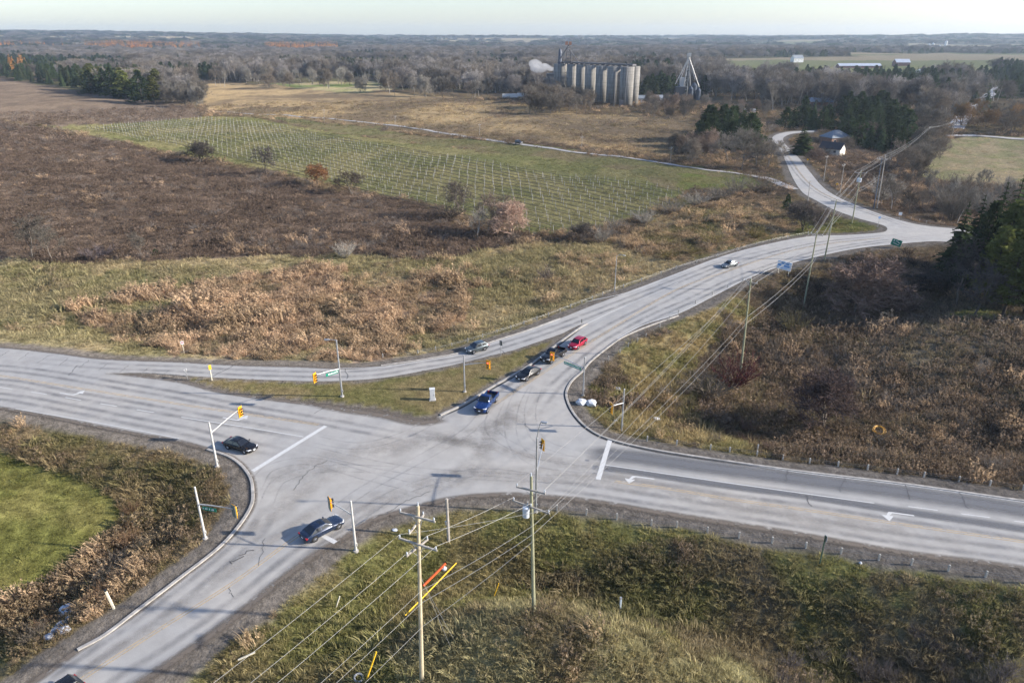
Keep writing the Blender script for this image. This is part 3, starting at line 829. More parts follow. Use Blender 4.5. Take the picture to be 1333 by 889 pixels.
    gr = MB(); gr.box((f - .045, 0, hood - .33), (.1, w * (.95 if style != 'pickup' else 1.2), .13 if style != 'pickup' else .34)); gr.box((f - .05, 0, gb + .16), (.1, w * 1.1, .12)); gr.obj('grille', DARKP, t, bevel=.01)
    for s, nm in ((1, 'front_plate'), (-1, 'rear_plate')):
        pl = MB(); pl.box((s * (f + .012), 0, gb + .27 if s > 0 else belt - .28), (.02, .32, .16)); pl.obj('number_plate', PLATE, t)
    if style == 'pickup':
        bd = MB(); bd.box((-f * .56, 0, gb + .40), (f * .82, 2 * w - .32, .03)); bd.obj('bed_liner', DARKP, t)
    if style == 'suv':
        for s in (-1, 1):
            rl = MB(); rl.path([(prof[1][0] - .1, s * (wt - .05), Ht - .02), (-f * .2, s * (wt - .05), Ht + .05), (prof[3][0], s * (wt - .05), Ht - .03)], .02, 6); rl.obj('roof_rail', CHROME, t)
    ft = MB(); ft.tube((-f * .40, 0, Ht - .03), (-f * .46, 0, Ht + .05), .035, .01, 6)
    if style == 'sedan': ft.obj('antenna', paintm, t)
    return t

BLK = paint('black', (.008, .008, .009), 0); NAVY = paint('navy', (.018, .03, .06), .2); BLUE = paint('blue', (.012, .042, .15), .4)
RED = paint('red', (.36, .008, .035), .3); GREYP = paint('grey', (.095, .115, .125), .6); SILV = paint('silver', (.13, .145, .155), .5)
car('sedan_car', 'black sedan stopped in the lane beside the bare signal pole', 'car', (297,579), (330.5,588.5), BLK)
car('sedan_car', 'dark blue sedan stopped over the white stop line of the lower road', 'car', (399.5,703), (440,681.5), NAVY, 4.9, 1.85, 1.43)
car('pickup_truck', 'bright blue pickup entering the crossing with an empty bed', 'pickup truck', (642,517.5), (624,540), BLUE, 5.7, 1.98, 1.92, 'pickup', wheel_r=.40)
car('sedan_car', 'black sedan between the blue pickup and the black pickup', 'car', (698,484.5), (677,496), BLK, 4.75)
car('pickup_truck', 'black pickup third in the queue, right behind the black sedan', 'pickup truck', (732,459.5), (708,474), BLK, 5.7, 1.98, 1.90, 'pickup', wheel_r=.40)
car('hatchback_car', 'red hatchback last in the queue behind the black pickup', 'car', (760,445), (743,456), RED, 4.4, 1.8, 1.48, 'hatch')
car('hatchback_car', 'dark grey hatchback driving alone on the slip lane', 'car', (632,453), (609,459.8), GREYP, 4.2, 1.77, 1.54, 'hatch')
car('sedan_car', 'silver sedan coming down the curved main road', 'car', (958,345), (940,349.5), SILV, 4.7, 1.8, 1.45)
car('utility_vehicle', 'dark car at the bottom edge, low on the lower road', 'car', (96,903), (44,940), BLK, 4.7, 1.86, 1.70, 'suv')
car('utility_vehicle', 'small dark car parked on the pale farm track', 'car', (670.5,187.6), (680,189.3), BLK, 4.8, 1.9, 1.75, 'suv').location.z = H1(*P(675,188).xy) + .5
car('sedan_car', 'white car on the far straight road with lamps lit', 'car', (1270,135.5), (1266,140.5), paint('white', (.7,.7,.7), 0), 4.8, 1.85, 1.5, lit=True).location.z = H1(*P(1268,138).xy) + .55

# ------------------------------------------------------------------ signal poles
GALV = mat('galvanised_steel', (.42, .43, .44), .45, .6, .12, 2)
CONC = mat('pole_concrete', (.50, .49, .46), .8, 0, .15, 2)
SIGY = mat('signal_yellow', (.78, .36, .015), .45); SIGG = mat('signal_back', (.10, .13, .12), .5)
SGREEN = mat('sign_green', (.005, .21, .13), .45, var=.06); SWHITE = mat('sign_white', (.78, .78, .78), .5, var=.05); SGREY = mat('sign_back', (.42, .43, .44), .4, .5)
LR, LA, LG = mat('red_lens', (.30, .01, .01), .2), mat('amber_lens', (.40, .16, .01), .2), mat('green_lens', (.01, .16, .09), .2)
LRON = mat('red_lens_lit', (.6, .03, .02), .2, emit=(1, .12, .06, 2.0)); LGON = mat('green_lens_lit', (.05, .5, .3), .2, emit=(.15, 1, .6, 2.0))
FOOT = mat('footing_concrete', (.38, .36, .33), .9, 0, .25, 2)

def signal_head(parent, at, face, lit=None):
    """three lenses in a yellow housing, facing the direction face"""
    rz = math.atan2(face.y, face.x)
    h = thing('signal_head', at); h.parent = parent; h.rotation_euler = (0, 0, rz)
    b = MB(); b.box((.03, 0, 0), (.26, .42, 1.14)); b.obj('housing', SIGY, h, bevel=.02)
    bb = MB(); bb.box((-.02, 0, 0), (.05, .74, 1.56)); bb.obj('backboard', SIGY, h, bevel=.02)
    bk = MB(); bk.box((-.10, 0, 0), (.10, .66, 1.46)); bk.obj('rear_cover', SIGG, h, bevel=.01)
    for i, (nm, m, z) in enumerate((('red_lens', LR, .40), ('amber_lens', LA, 0), ('green_lens', LG, -.40))):
        if lit == nm: m = LRON if i == 0 else LGON
        l = MB(); l.tube((.14, 0, z), (.175, 0, z), .145 if i else .16, None, 14); lo = l.obj(nm, m, h)
        v = MB()
        for k in range(10):
            a0, a1 = math.pi * (k / 10) * 1.2 - .3, math.pi * ((k + 1) / 10) * 1.2 - .3
            pt = lambda a, x: (x, .165 * math.cos(a), z + .165 * math.sin(a))
            v.face([pt(a0, .15), pt(a0, .38), pt(a1, .38), pt(a1, .15)])
        v.obj('visor', DARKP, lo)
def signal_pole(base, top_py, arm_py, arm_end, label, face, sign=None, lamp=None, m=GALV, lit=None, r0=.13, group=None, sign_tail=False):
    b = G(*base); top = z_at(b, top_py) - b.z
    t = thing('traffic_signal', b, 0, label, 'traffic light', group)
    p = MB(); p.tube((0, 0, -.1), (0, 0, top), r0, r0 * .72, 12); p.tube((0, 0, top), (0, 0, top + .05), r0 * .8, r0 * .5, 12); p.obj('pole', m, t, smooth=False)
    f = MB(); f.tube((0, 0, -.3), (0, 0, .16), r0 * 2.1, r0 * 2.0, 14); f.obj('footing', FOOT, t)
    hb = MB(); hb.box((r0 + .02, 0, .9), (.08, .16, .35)); hb.obj('hand_hole_cover', m, t)
    za = z_at(b, arm_py); ae = P(arm_end[0], arm_end[1], za) - Vector((b.x, b.y, 0)); ae.z = 0
    za -= b.z
    L = ae.length; d = ae.normalized()
    a = MB(); pts = [Vector((0, 0, za)) + d * L * k / 6 + Vector((0, 0, .28 * math.sin(k / 6 * 1.57))) for k in range(7)]
    a.path(pts, [.075 - .006 * k for k in range(7)], 8); a.obj('mast_arm', m, t)
    fv = Vector((face[0], face[1], 0)).normalized()
    signal_head(t, pts[-1] + Vector((0, 0, -.35)) + fv * .12, fv, lit)
    if sign:
        s0, s1, fx = sign; q0 = Vector((0, 0, za + .05)) + d * L * s0; q1 = Vector((0, 0, za + .05)) + d * L * s1
        nrm = Vector((fx[0], fx[1], 0)).normalized(); u = (q1 - q0).normalized()
        sn = thing('street_sign', (0, 0, 0)); sn.parent = t
        c = (q0 + q1) / 2 + Vector((0, 0, -.34)) + nrm * .1; Ls = (q1 - q0).length
        ang = math.atan2(u.y, u.x)
        bd = MB(); bd.box(c, (Ls, .03, .46), ang); bd.obj('panel', SGREEN, sn)
        # the lettering is too far off to read in the photograph: short pale strokes of its size
        tx = MB(); rg = random.Random(int(base[0])); x = -Ls / 2 + .14
        nside = Vector((-u.y, u.x, 0)); nside = nside if nside.dot(nrm) > 0 else -nside
        while x < Ls / 2 - .2:
            wd = rg.choice((.09, .11, .13)); hh = rg.choice((.16, .16, .22))
            if rg.random() > .14: tx.box(c + u * x + nside * .018 + Vector((0, 0, (hh - .16) / 2 - .02)), (wd, .006, hh), ang)
            x += wd + .05
        tx.obj('lettering', SWHITE, sn)
    if lamp:
        zl = z_at(b, lamp[0]); le = P(lamp[1], lamp[2], zl) - Vector((b.x, b.y, 0)); le.z = 0
        dl = le.normalized(); Ll = le.length; tz = top
        a = MB(); a.path([Vector((0, 0, tz - .15))] + [Vector((0, 0, tz)) + dl * Ll * k / 5 + Vector((0, 0, (zl - b.z - tz) * math.sin(k / 5 * 1.57))) for k in range(6)], .05, 8); a.obj('lamp_arm', m, t)
        hd = MB(); hz = math.atan2(dl.y, dl.x); hd.box(dl * (Ll + .3) + Vector((0, 0, zl - b.z)), (.75, .3, .14), hz)
        lh = hd.obj('lamp_head', GALV, t, bevel=.04); g = MB(); g.box(dl * (Ll + .32) + Vector((0, 0, zl - b.z - .09)), (.45, .22, .05), hz); g.obj('lens', LAMP, lh)
    return t
def wdir(a, b): v = P(*b) - P(*a); return (v.x, v.y)
SOUTH = wdir((550,590), (200,850)); EASTD = (1, -.12); WESTD = (-1, .12); NORTHD = wdir((600,560), (850,400))
signal_pole((283,607.5), 550, 563.5, (312,535), 'traffic signal with bare grey pole behind the black sedan', (1, -.35), m=CONC, r0=.15)
signal_pole((267.5,701), 634, 656, (304,665), 'traffic signal with green street sign on the verge inside the kerb', NORTHD, sign=(.12, .52, (-.3, -1)), m=CONC, r0=.14)
signal_pole((463.5,717.5), 652, 670, (428,655), 'traffic signal at the edge of the grass right of the dark blue sedan', (NORTHD[0], NORTHD[1] - 30), m=CONC, r0=.14)
signal_pole((445.5,516), 443, 480, (409,491), 'traffic signal with street lamp and green street sign on the grass island', (1, -.35), sign=(.05, .55, (.2, -1)), lamp=(442, 428, 442), m=GALV, r0=.15)
signal_pole((605,510), 462.5, 475, (636,474), 'traffic signal without street sign at the kerb side of the grass island', (-.35, -1), lit='red_lens', m=GALV)
signal_pole((759,515), 465, 479.5, (719,463), 'traffic signal with green street sign above the two white boulders', (-.35, -1), sign=(.1, .62, (-.2, -1)), lit='red_lens', m=GALV)
signal_pole((809,560.5), 506.6, 524.5, (797,531), 'traffic signal behind the power lines on the corner of dry grass', (-1, -.4), m=GALV)
signal_pole((697.5,666), 570, 616, (707.5,578), 'traffic signal with street lamp right behind the wooden pole with a transformer', (-1, -.5), lamp=(548, 705, 549), m=GALV)
# walking signal boxes / bare wooden pole
b = P(583.5, 695); b.z = H1(b.x, b.y); hgt = z_at(b, 649) - b.z
t = thing('wooden_pole', b, 0, 'short weathered wooden pole with a metal box in the grass below the crossing', 'pole')
WOODG = mat('weathered_wood', (.36, .33, .29), .9, 0, .3, 1.5); WOODT = mat('treated_green_pole', (.27, .27, .17), .9, 0, .25, 1.2); WOODN = mat('new_wood_pole', (.47, .40, .27), .9, 0, .2, 1.2)
q = MB(); q.tube((0, 0, -.3), (0, 0, hgt), .17, .14, 10); q.obj('shaft', WOODG, t); q = MB(); q.box((-.2, -.08, hgt * .45), (.22, .2, .5)); q.obj('meter_box', GALV, t, bevel=.02); q = MB(); q.tube((.17, 0, 0), (.15, 0, hgt * .5), .03, None, 6); q.obj('conduit', GALV, t)
# lamp pole beyond the guide rail
b = P(800, 379); b.z = H1(b.x, b.y); hgt = z_at(b, 333) - b.z
t = thing('street_lamp', b, 0, 'grey lamp pole beyond the guide rail of the main road', 'street lamp')
q = MB(); q.tube((0, 0, -.3), (0, 0, hgt), .12, .07, 10); q.obj('pole', GALV, t); q = MB(); q.path([(0, 0, hgt - .2), (.4, -.5, hgt + .35), (1.1, -1.3, hgt + .5)], .045, 8); q.obj('lamp_arm', GALV, t); q = MB(); q.box((1.3, -1.5, hgt + .5), (.7, .28, .13), -.85); q.obj('lamp_head', GALV, t, bevel=.03)
# control cabinet on the island
b = P(563.2, 522); b.z = H1(b.x, b.y)
t = thing('control_cabinet', b, .12, 'pale grey signal control cabinet on the grass island', 'cabinet')
CAB = mat('cabinet_paint', (.66, .67, .66), .5, .1, .06, 2)
q = MB(); q.box((0, 0, .95), (.75, .62, 1.7)); q.obj('body', CAB, t, bevel=.02); q = MB(); q.box((0, 0, 1.83), (.83, .72, .08)); q.obj('lid', CAB, t, bevel=.015); q = MB(); q.box((0, -.318, .95), (.64, .014, 1.5)); dr_ = q.obj('door', CAB, t); q = MB(); q.box((.22, -.335, .95), (.04, .03, .2)); q.obj('handle', DARKP, dr_); q = MB(); q.box((0, 0, .04), (1.0, .9, .14)); q.obj('pad', FOOT, t)

# ------------------------------------------------------------------ small signs and posts
def post_sign(base, top_py, label, w, h, face, colm, backm=SGREY, shape='rect', post=GALV, name='road_sign', bar=None, r=.04, ang=None):
    b = G(*base); top = max(z_at(b, top_py) - b.z, 1.2)
    t = thing(name, b, math.atan2(face[1], face[0]), label, 'sign')
    q = MB(); q.box((0, 0, top / 2 - .15), (r * 2, r * 1.4, top + .3)); q.obj('post', post, t)
    def plate(x, m, nm):
        g = MB(); z = top - h / 2
        if shape == 'diamond': pts = [(0, -w / 2 * 1.2), (0, 0), (0, 0)]; ring_ = [(-w / 2, 0), (0, -h / 2), (w / 2, 0), (0, h / 2)]
        elif shape == 'yield': ring_ = [(-w / 2, h / 2), (0, -h / 2), (w / 2, h / 2)]
        else: ring_ = [(-w / 2, -h / 2), (w / 2, -h / 2), (w / 2, h / 2), (-w / 2, h / 2)]
        g.loft([[(x, y, z + zz) for y, zz in ring_], [(x + .012, y, z + zz) for y, zz in ring_]])
        me = g.mesh(nm, m); bm = bmesh.new(); bm.from_mesh(me); bmesh.ops.recalc_face_normals(bm, faces=bm.faces); bm.to_mesh(me); bm.free()
        o = bpy.data.objects.new(nm, me); COL.objects.link(o); o.parent = t; return o
    plate(r + .01, colm, 'panel'); plate(r - .004, backm, 'panel_back')
    if bar:
        for (y, z, ww, hh, mm) in bar:
            g = MB(); g.box((r + .028, y, top - h / 2 + z), (.006, ww, hh)); g.obj('symbol', mm, t)
    return t
SYEL = mat('sign_yellow', (.85, .45, .02), .5, var=.05); SRED = mat('sign_red', (.55, .02, .04), .5, var=.05); SBLUE = mat('sign_blue', (.10, .26, .55), .5, var=.08); SCREAM = mat('post_cream', (.72, .66, .5), .8, 0, .15, 3)
post_sign((652,462.5), 443.5, 'grey rectangular sign seen from behind at the slip lane edge', .6, .9, (.6, .8), SWHITE, mat('dark_sign_back', (.13, .14, .14), .5, .3))
post_sign((244,493), 480.5, 'small grey triangular sign seen from behind at the island tip', .75, .7, (-.9, .4), SWHITE, SGREY, 'yield')
post_sign((276,495), 475, 'yellow warning sign on a pale post at the west end of the island', .42, .8, (.75, -.65), SYEL, SYEL, post=SCREAM, r=.07)
post_sign((240,461), 444, 'white and red marker sign beyond the slip lane verge', .5, .6, (.3, -1), SWHITE, SWHITE, post=SCREAM, bar=[(0, .05, .3, .16, SRED)], r=.06)
post_sign((757.5,424), 415.5, 'small dark hazard sign at the sharp tip of the island', .35, .7, (-.5, .8), SYEL, mat('dark_sign_back', (.13, .14, .14), .5, .3))
post_sign((1067,734), 697, 'dark green sign post standing edge on by the lower guide rail', .5, .7, (1, .15), mat('sign_white', (.78,.78,.78)), SGREY, post=mat('green_post', (.035, .075, .05), .7), r=.06)
post_sign((1087.5,252), 238, 'yellow diamond warning sign on the branch road', .9, .9, (-.5, -.85), SYEL, SYEL, 'diamond', post=WOODG, bar=[(0, 0, .1, .35, DARKP)])
post_sign((1049.5,220), 206.5, 'yellow warning sign further up the branch road near the house', .85, .9, (-.5, -.85), SYEL, SYEL, 'diamond', post=WOODG)
post_sign((1142.5,296), 282, 'small blue sign on a post at the tip of the grass wedge', .7, .6, (.1, -1), SBLUE, SGREY, bar=[(0, .05, .45, .1, SWHITE)])
post_sign((1170.5,286), 276.5, 'small white notice board beside the guide posts of the branch road', .9, .9, (-.3, -1), SWHITE, SGREY)
def board(base_l, base_r, top_py, w, h, label, facem, marks, tilt=0, postm=SCREAM, name='billboard'):
    a, c = P(*base_l), P(*base_r); b = (a + c) / 2; b.z = H1(b.x, b.y); top = z_at(b, top_py) - b.z
    d = c - a; rz = math.atan2(d.y, d.x)
    t = thing(name, b, rz, label, 'sign')
    for x in (-w * .36, w * .36):
        q = MB(); q.box((x, .07, top / 2 - .4), (.12, .1, top + .8)); q.obj('post', postm, t)
    pa = thing('panel', (0, 0, 0)); pa.parent = t; pa.rotation_euler = (0, tilt, 0); pa.location = (0, 0, top - h / 2)
    q = MB(); q.box((0, 0, 0), (w, .08, h)); q.obj('board', facem, pa)
    for i, (x, z, ww, hh, mm) in enumerate(marks):
        q = MB(); q.box((x * w, -.046, z * h), (ww * w, .012, hh * h)); q.obj('lettering', mm, pa)
    return t
SB2 = mat('billboard_blue', (.16, .36, .66), .5, var=.08); SB3 = mat('billboard_pale', (.50, .64, .80), .5, var=.08)
board((1012,354.5), (1027,357.5), 340.5, 3.3, 2.0, 'white and blue billboard on two posts beside the main road', SWHITE,
      [(-.02, .40, .96, .18, SB3), (.04, .27, .56, .26, SB2), (-.34, .0, .24, .26, SB2), (.18, -.04, .40, .24, SB2), (-.1, -.30, .7, .16, SB3), (-.28, .26, .2, .1, SWHITE)], .06)
board((1161,322), (1170,323), 312, 2.4, 1.6, 'green direction sign on posts where the roads meet', SGREEN,
      [(-.28, .22, .08, .32, SWHITE), (.02, .24, .26, .10, SWHITE), (.26, .08, .2, .10, SWHITE), (-.1, -.18, .34, .08, SWHITE), (.2, -.26, .2, .08, SWHITE)], .22, GALV, 'direction_sign')
# marker posts
def marker(base, top_py, label, m, r=.07, lean=(0, 0)):
    b = G(*base); h = max(z_at(b, top_py) - b.z, .7)
    t = thing('marker_post', b, .3, label, 'post'); t.rotation_euler = (lean[0], lean[1], .3)
    q = MB(); q.box((0, 0, h / 2 - .1), (r * 2, r * 2, h + .2)); q.obj('shaft', m, t, bevel=.012); q = MB(); q.box((0, 0, h - .02), (r * 2.3, r * 2.3, .16)); q.obj('cap', DARKP if m is SCREAM else GALV, t)
marker((148.5,792), 766, 'cream marker post leaning beside the lower road verge', SCREAM, .09, (.05, -.1))
marker((807,794), 778, 'short blue grey marker post in the deep ditch grass', mat('bluegrey_post', (.42, .50, .58), .6), .09)
marker((985.5,589), 579, 'taller post among the guide posts under the brown slope', GALV, .07)
marker((1077,415), 404, 'yellow marker stake under the reddish brown tree', SYEL, .06, (0, .15))

# ------------------------------------------------------------------ cable guide rails: posts and two cables, one fence each
RAILP = mat('guide_post', (.40, .38, .34), .9, 0, .25, 3); CABLE = mat('steel_cable', (.24, .24, .235), .5, .6)
def guide_rail(pts, label, flip=1, step=None):
    w_ = [P(*p) for p in pts]
    for p in w_: p.z = H1(p.x, p.y)
    t = thing('guide_rail', w_[0], 0, label, 'guide rail'); o0 = w_[0]
    for p in w_:
        q = MB(); d = p - o0; q.box((d.x, d.y, d.z + .30), (.17, .17, 1.0)); q.obj('post', RAILP, t, bevel=.015)
    for z in (.42, .66):
        q = MB(); q.path([p - o0 + Vector((0, 0, z)) for p in w_], .011, 5); q.obj('cable', CABLE, t)
guide_rail([(498,462),(544,459),(567,453.5),(588,448.5),(609,442.5),(628,437.5),(647,432.5),(665,427),(682,421),(699,414.6),(714,410),(729,404.5),(743,399.4),(757.5,394),(771,389),(784.5,383.5),(811.5,373.5),(835,365.7),(860.5,357),(880,350),(907,342),(934,334.6),(960,326),(984,319),(1005,314),(1025,310),(1052,304.6),(1080,303)],
           'long cable guide rail on the north side of the main road')
guide_rail([(792,468),(807,458.5),(818,450),(830,443.5),(841,437),(859,425),(871,416.5),(883,407.5),(905,395.5),(927,384),(947,374.5),(967,365.5),(989,356),(1011,348)], 'cable guide rail along the outer curve below the main road')
guide_rail([(842.5,573),(881,577.5),(925,583),(950,586.5),(985.5,591),(1019,596.5),(1054,601.5),(1091,605.5),(1129.5,609.5),(1168,615),(1203,619),(1248.6,624.6),(1289,629.5),(1332,635.5),(1375,641)], 'cable guide rail between the right hand road and the brown slope')
guide_rail([(687,659),(725,663),(763.5,668),(803,674),(848,682),(881,685),(921,692),(962,698.5),(1005,705),(1049,712),(1094.7,719.5),(1144,728),(1186.5,734),(1234.6,742),(1283.4,749.5),(1335,757)], 'cable guide rail above the ditch south of the right hand road')
guide_rail([(1172,279.5),(1186,284.5),(1197,287),(1206,289.5)], 'short row of guide posts on the bend of the branch road')

# ------------------------------------------------------------------ wooden power poles and their wires
POR = mat('insulator', (.50, .54, .58), .3); TRF = mat('transformer_grey', (.60, .65, .70), .4, .1); WIRE = mat('aluminium_wire', (.30, .30, .29), .6, .3)
ATT = {}
def power_pole(key, base, top, label, arms, m=WOODT, trf=0, r=.18, lean=True, zb=None, azm=None, tele=True):
    b = P(*base); b = G(*base); h = z_at(b, top[1]) - b.z
    t = thing('utility_pole', b, 0, label, 'utility pole')
    # lean: where the pole top appears
    tp = P(top[0], top[1], b.z + h); lean_v = Vector((tp.x - b.x, 0, 0)); lean_v.x = max(-.6, min(.6, lean_v.x))
    at = lambda z: Vector((lean_v.x * z / h, 0, z))
    q = MB(); q.tube((0, 0, -.4), at(h), r, r * .62, 10); q.obj('shaft', m, t)
    pts = []
    for z, half, ang, nins in arms:
        z = h - z; c = at(z); u = Vector((math.cos(ang), math.sin(ang), 0))
        ca = thing('crossarm', (0, 0, 0)); ca.parent = t
        q = MB(); q.box(c + Vector((0, 0, 0)) + Vector((-u.y, u.x, 0)) * (r * .8), (half * 2, .11, .14), ang); q.obj('beam', WOODG, ca)
        ins = MB(); 
        for s in np.linspace(-1, 1, nins):
            e = c + u * half * .94 * s + Vector((-u.y, u.x, 0)) * (r * .8)
            iq = MB(); iq.tube(e + Vector((0, 0, .06)), e + Vector((0, 0, .20)), .035, .06, 7); iq.tube(e + Vector((0, 0, .20)), e + Vector((0, 0, .34)), .075, .045, 7); iq.obj('insulator', POR, ca)
            pts.append(b + e + Vector((0, 0, .36)))
        for s in (-1, 1):
            br = MB(); br.tube(c + Vector((0, 0, -.8)), c + u * half * .5 * s, .02, None, 4); br.obj('brace', GALV, ca)
    ti = MB(); ti.tube(at(h) + Vector((0, 0, -.02)), at(h) + Vector((0, 0, .3)), .06, .05, 7); ti.obj('insulator', POR, t)
    pts.append(b + at(h) + Vector((0, 0, .3)))
    for k in range(trf):
        a = math.pi + (k - (trf - 1) / 2) * 1.5 if trf > 1 else math.pi
        z = h * (.80 if trf > 1 else .72); c = at(z) + Vector((math.cos(a), math.sin(a), 0)) * (r + .32)
        tr_ = thing('transformer', (0, 0, 0)); tr_.parent = t
        q = MB(); q.tube(c, c + Vector((0, 0, .95)), .30, .30, 14); q.tube(c + Vector((0, 0, .95)), c + Vector((0, 0, 1.02)), .31, .2, 14); q.obj('tank', TRF, tr_)
        q = MB(); q.tube(c + Vector((.08, 0, 1.0)), c + Vector((.1, 0, 1.35)), .05, .03, 7); q.obj('bushing', POR, tr_)
    tl = [b + at(h * k) + Vector((r, 0, 0)) for k in ((.66, .60, .55) if key != 'A' else (.55, .48, .34))]
    ATT[key] = (pts, tl); return t, b, h
AD = math.atan2(-.75, .66)        # crossarm direction: across the run of the line
power_pole('A', (549,886), (546.3,658), 'new pale wooden pole with four grey crossarms at the bottom edge', [(.9,1.5,2.75,2),(1.7,1.2,-.9+1.57+.55,2),(3.4,1.7,2.7,2),(3.9,1.2,.95,2)], WOODN, 0, .19)
power_pole('B', (695,797.5), (691.4,619.5), 'green treated wooden pole with one grey transformer on the mound', [(1.3,1.3,2.75,2),(3.0,1.8,2.6,3)], WOODT, 1, .18)
power_pole('C', (962.5,499.5), (977.5,363), 'green treated wooden pole standing in the red dogwood', [(.6,1.1,AD,3)], WOODT, 0, .19)
power_pole('D', (1045,404.5), (1063.5,303), 'tall wooden pole on the slope left of the reddish brown tree', [(.5,1.3,AD,3)], WOODT, 0, .19)
power_pole('E', (1073,339), (1089,260), 'wooden pole at the lower edge of the main road above the tree', [(.5,1.3,AD,3)], WOODT, 0, .18)
power_pole('F', (1109,290.5), (1121,223), 'wooden pole with three transformers on the grass wedge', [(.5,1.6,AD+.5,3)], WOODT, 3, .18)
power_pole('G', (1137.5,271), (1148,205.5), 'dark wooden pole, left of the twin pair beyond the branch road', [(.6,1.5,AD,3)], mat('dark_pole', (.10,.115,.14), .9, 0, .2), 0, .2)
power_pole('I', (1141.5,271), (1152.5,203), 'brown wooden pole, right of the twin pair beyond the branch road', [(1.0,1.7,AD+.6,3)], WOODG, 0, .18)
for (bx, by, tx, ty, lb) in ((1072,236,1077,203,'bare grey pole on the waste ground nearest the yellow diamond sign'),(1093.5,252,1099,214,'bare grey pole on the waste ground right of the yellow diamond sign'),(1051.5,265,1054.5,235.5,'bare pole at the inner kerb of the branch road bend'),
                         (1205,196,1209,166,'pole of the distant line beside the stubble field corner'),(1253,169,1256.5,151,'pole beside the far straight road'),(1239,181,1242,158,'pole between the stubble field and the far straight road'),
                         (1050,143,1050.5,129,'pole behind the dark cedars near the blue roof'),(291,129,291.5,127,''),(514,162,514.5,151,'thin pole beside the tan field, left one'),(624,176,624.5,162,'thin pole beside the tan field, middle one'),(757,193,758,178,'thin pole beside the tan field, near the red brown trees'),(422,159,422.5,143,'thin pole at the edge of the tan field above the vineyard'),(873,210,874,192,'pole beside the farm track in the red brown trees')):
    if not lb: continue
    power_pole(lb, (bx, by), (tx, ty), lb, [(.4, .9, .6, 2)], WOODG, 0, .13)
def wire(a, b_, sag, label, r=.02, m=WIRE, group=None, n=14, name='power_line'):
    q = MB(); a = Vector(a); b_ = Vector(b_)
    q.path([a.lerp(b_, k / n) + Vector((0, 0, -sag * 4 * (k / n) * (1 - k / n))) for k in range(n + 1)], r, 5, False)
    o = q.obj(name, m); tag(o, label, 'power line', group); return o
run = ['A', 'B', 'C', 'D', 'E', 'F', 'G']
say = {'AB': 'between the pale pole and the transformer pole', 'BC': 'between the transformer pole and the dogwood pole', 'CD': 'between the dogwood pole and the tall slope pole', 'DE': 'above the main road below the tall slope pole', 'EF': 'across the main road to the three transformers', 'FG': 'from the three transformers to the twin poles'}
for a, c in zip(run, run[1:]):
    pa, ta = ATT[a]; pc, tc = ATT[c]
    if a == 'A': pa = [pa[5], pa[4], pa[7]]; pc = [pc[2], pc[3], pc[4]]
    n_ = 4 if a != 'A' else 3
    L = (pa[0] - pc[0]).length
    for i in range(n_):
        wire(pa[min(i, len(pa) - 1)], pc[min(i, len(pc) - 1)], L * .012, 'power wire strung ' + say[a + c], .014 if a in 'AB' else .024, group='power wires ' + say[a + c])
    for i in range(2 if a != 'A' else 3):
        wire(ta[i], tc[min(i, 2)], L * .014, 'lower cable strung ' + say[a + c], .016 if a in 'AB' else .026, group='lower cables ' + say[a + c])
pa, ta = ATT['A']; dv = (ATT['A'][1][0] - ATT['B'][1][0]); dv.z = 0; dv = Vector((-.60, -.80, 0)) * 36
for i in (4, 5, 7): wire(pa[i], pa[i] + dv + Vector((0, 0, -1)), .6, 'power wire leaving the pale pole towards the lower road', .012, group='power wires leaving the pale pole')
for i in range(3): wire(ta[i], ta[i] + dv + Vector((0, 0, -1)), .6, 'lower cable leaving the pale pole towards the lower road', .012, group='lower cables leaving the pale pole')
# far wires beyond the twin poles
pg, tg = ATT['G']; pn = ATT['pole of the distant line beside the stubble field corner'][0]
for i in range(3): wire(pg[i], pn[min(i, len(pn) - 1)], 1.6, 'power wire from the twin poles towards the stubble field', .025, group='power wires beyond the twin poles')
pd_ = ATT['pole between the stubble field and the far straight road'][0]
for i in range(3): wire(pn[min(i, len(pn) - 1)], pd_[min(i, len(pd_) - 1)], .8, 'power wire along the edge of the stubble field', .025, group='power wires along the stubble field')
# orange and yellow cable covers
def cover(pa_, pb_, label, m, r=.07):
    q = MB(); q.path([Vector(pa_), Vector(pa_).lerp(Vector(pb_), .5) + Vector((0, 0, -.02)), Vector(pb_)], r, 8); o = q.obj('cable_cover', m); tag(o, label, 'cable cover')
OR = mat('orange_cover', (.80, .11, .02), .5); YE = mat('yellow_cover', (.80, .47, .02), .5)
cover(P(551,762,8.5), P(580,733,9.5), 'orange tube cover on a wire behind the pale pole', OR, .095)
cover(P(527.5,800.5,8), P(594,732.5,8), 'long yellow tube cover on a wire behind the pale pole', YE, .055)
q0 = G(478,889); q1 = G(492.5,874); cover(q0 + Vector((0, 0, .5)), q1 + Vector((0, 0, 2.3)), 'yellow guy guard rising from the grass left of the pale pole', YE, .07)
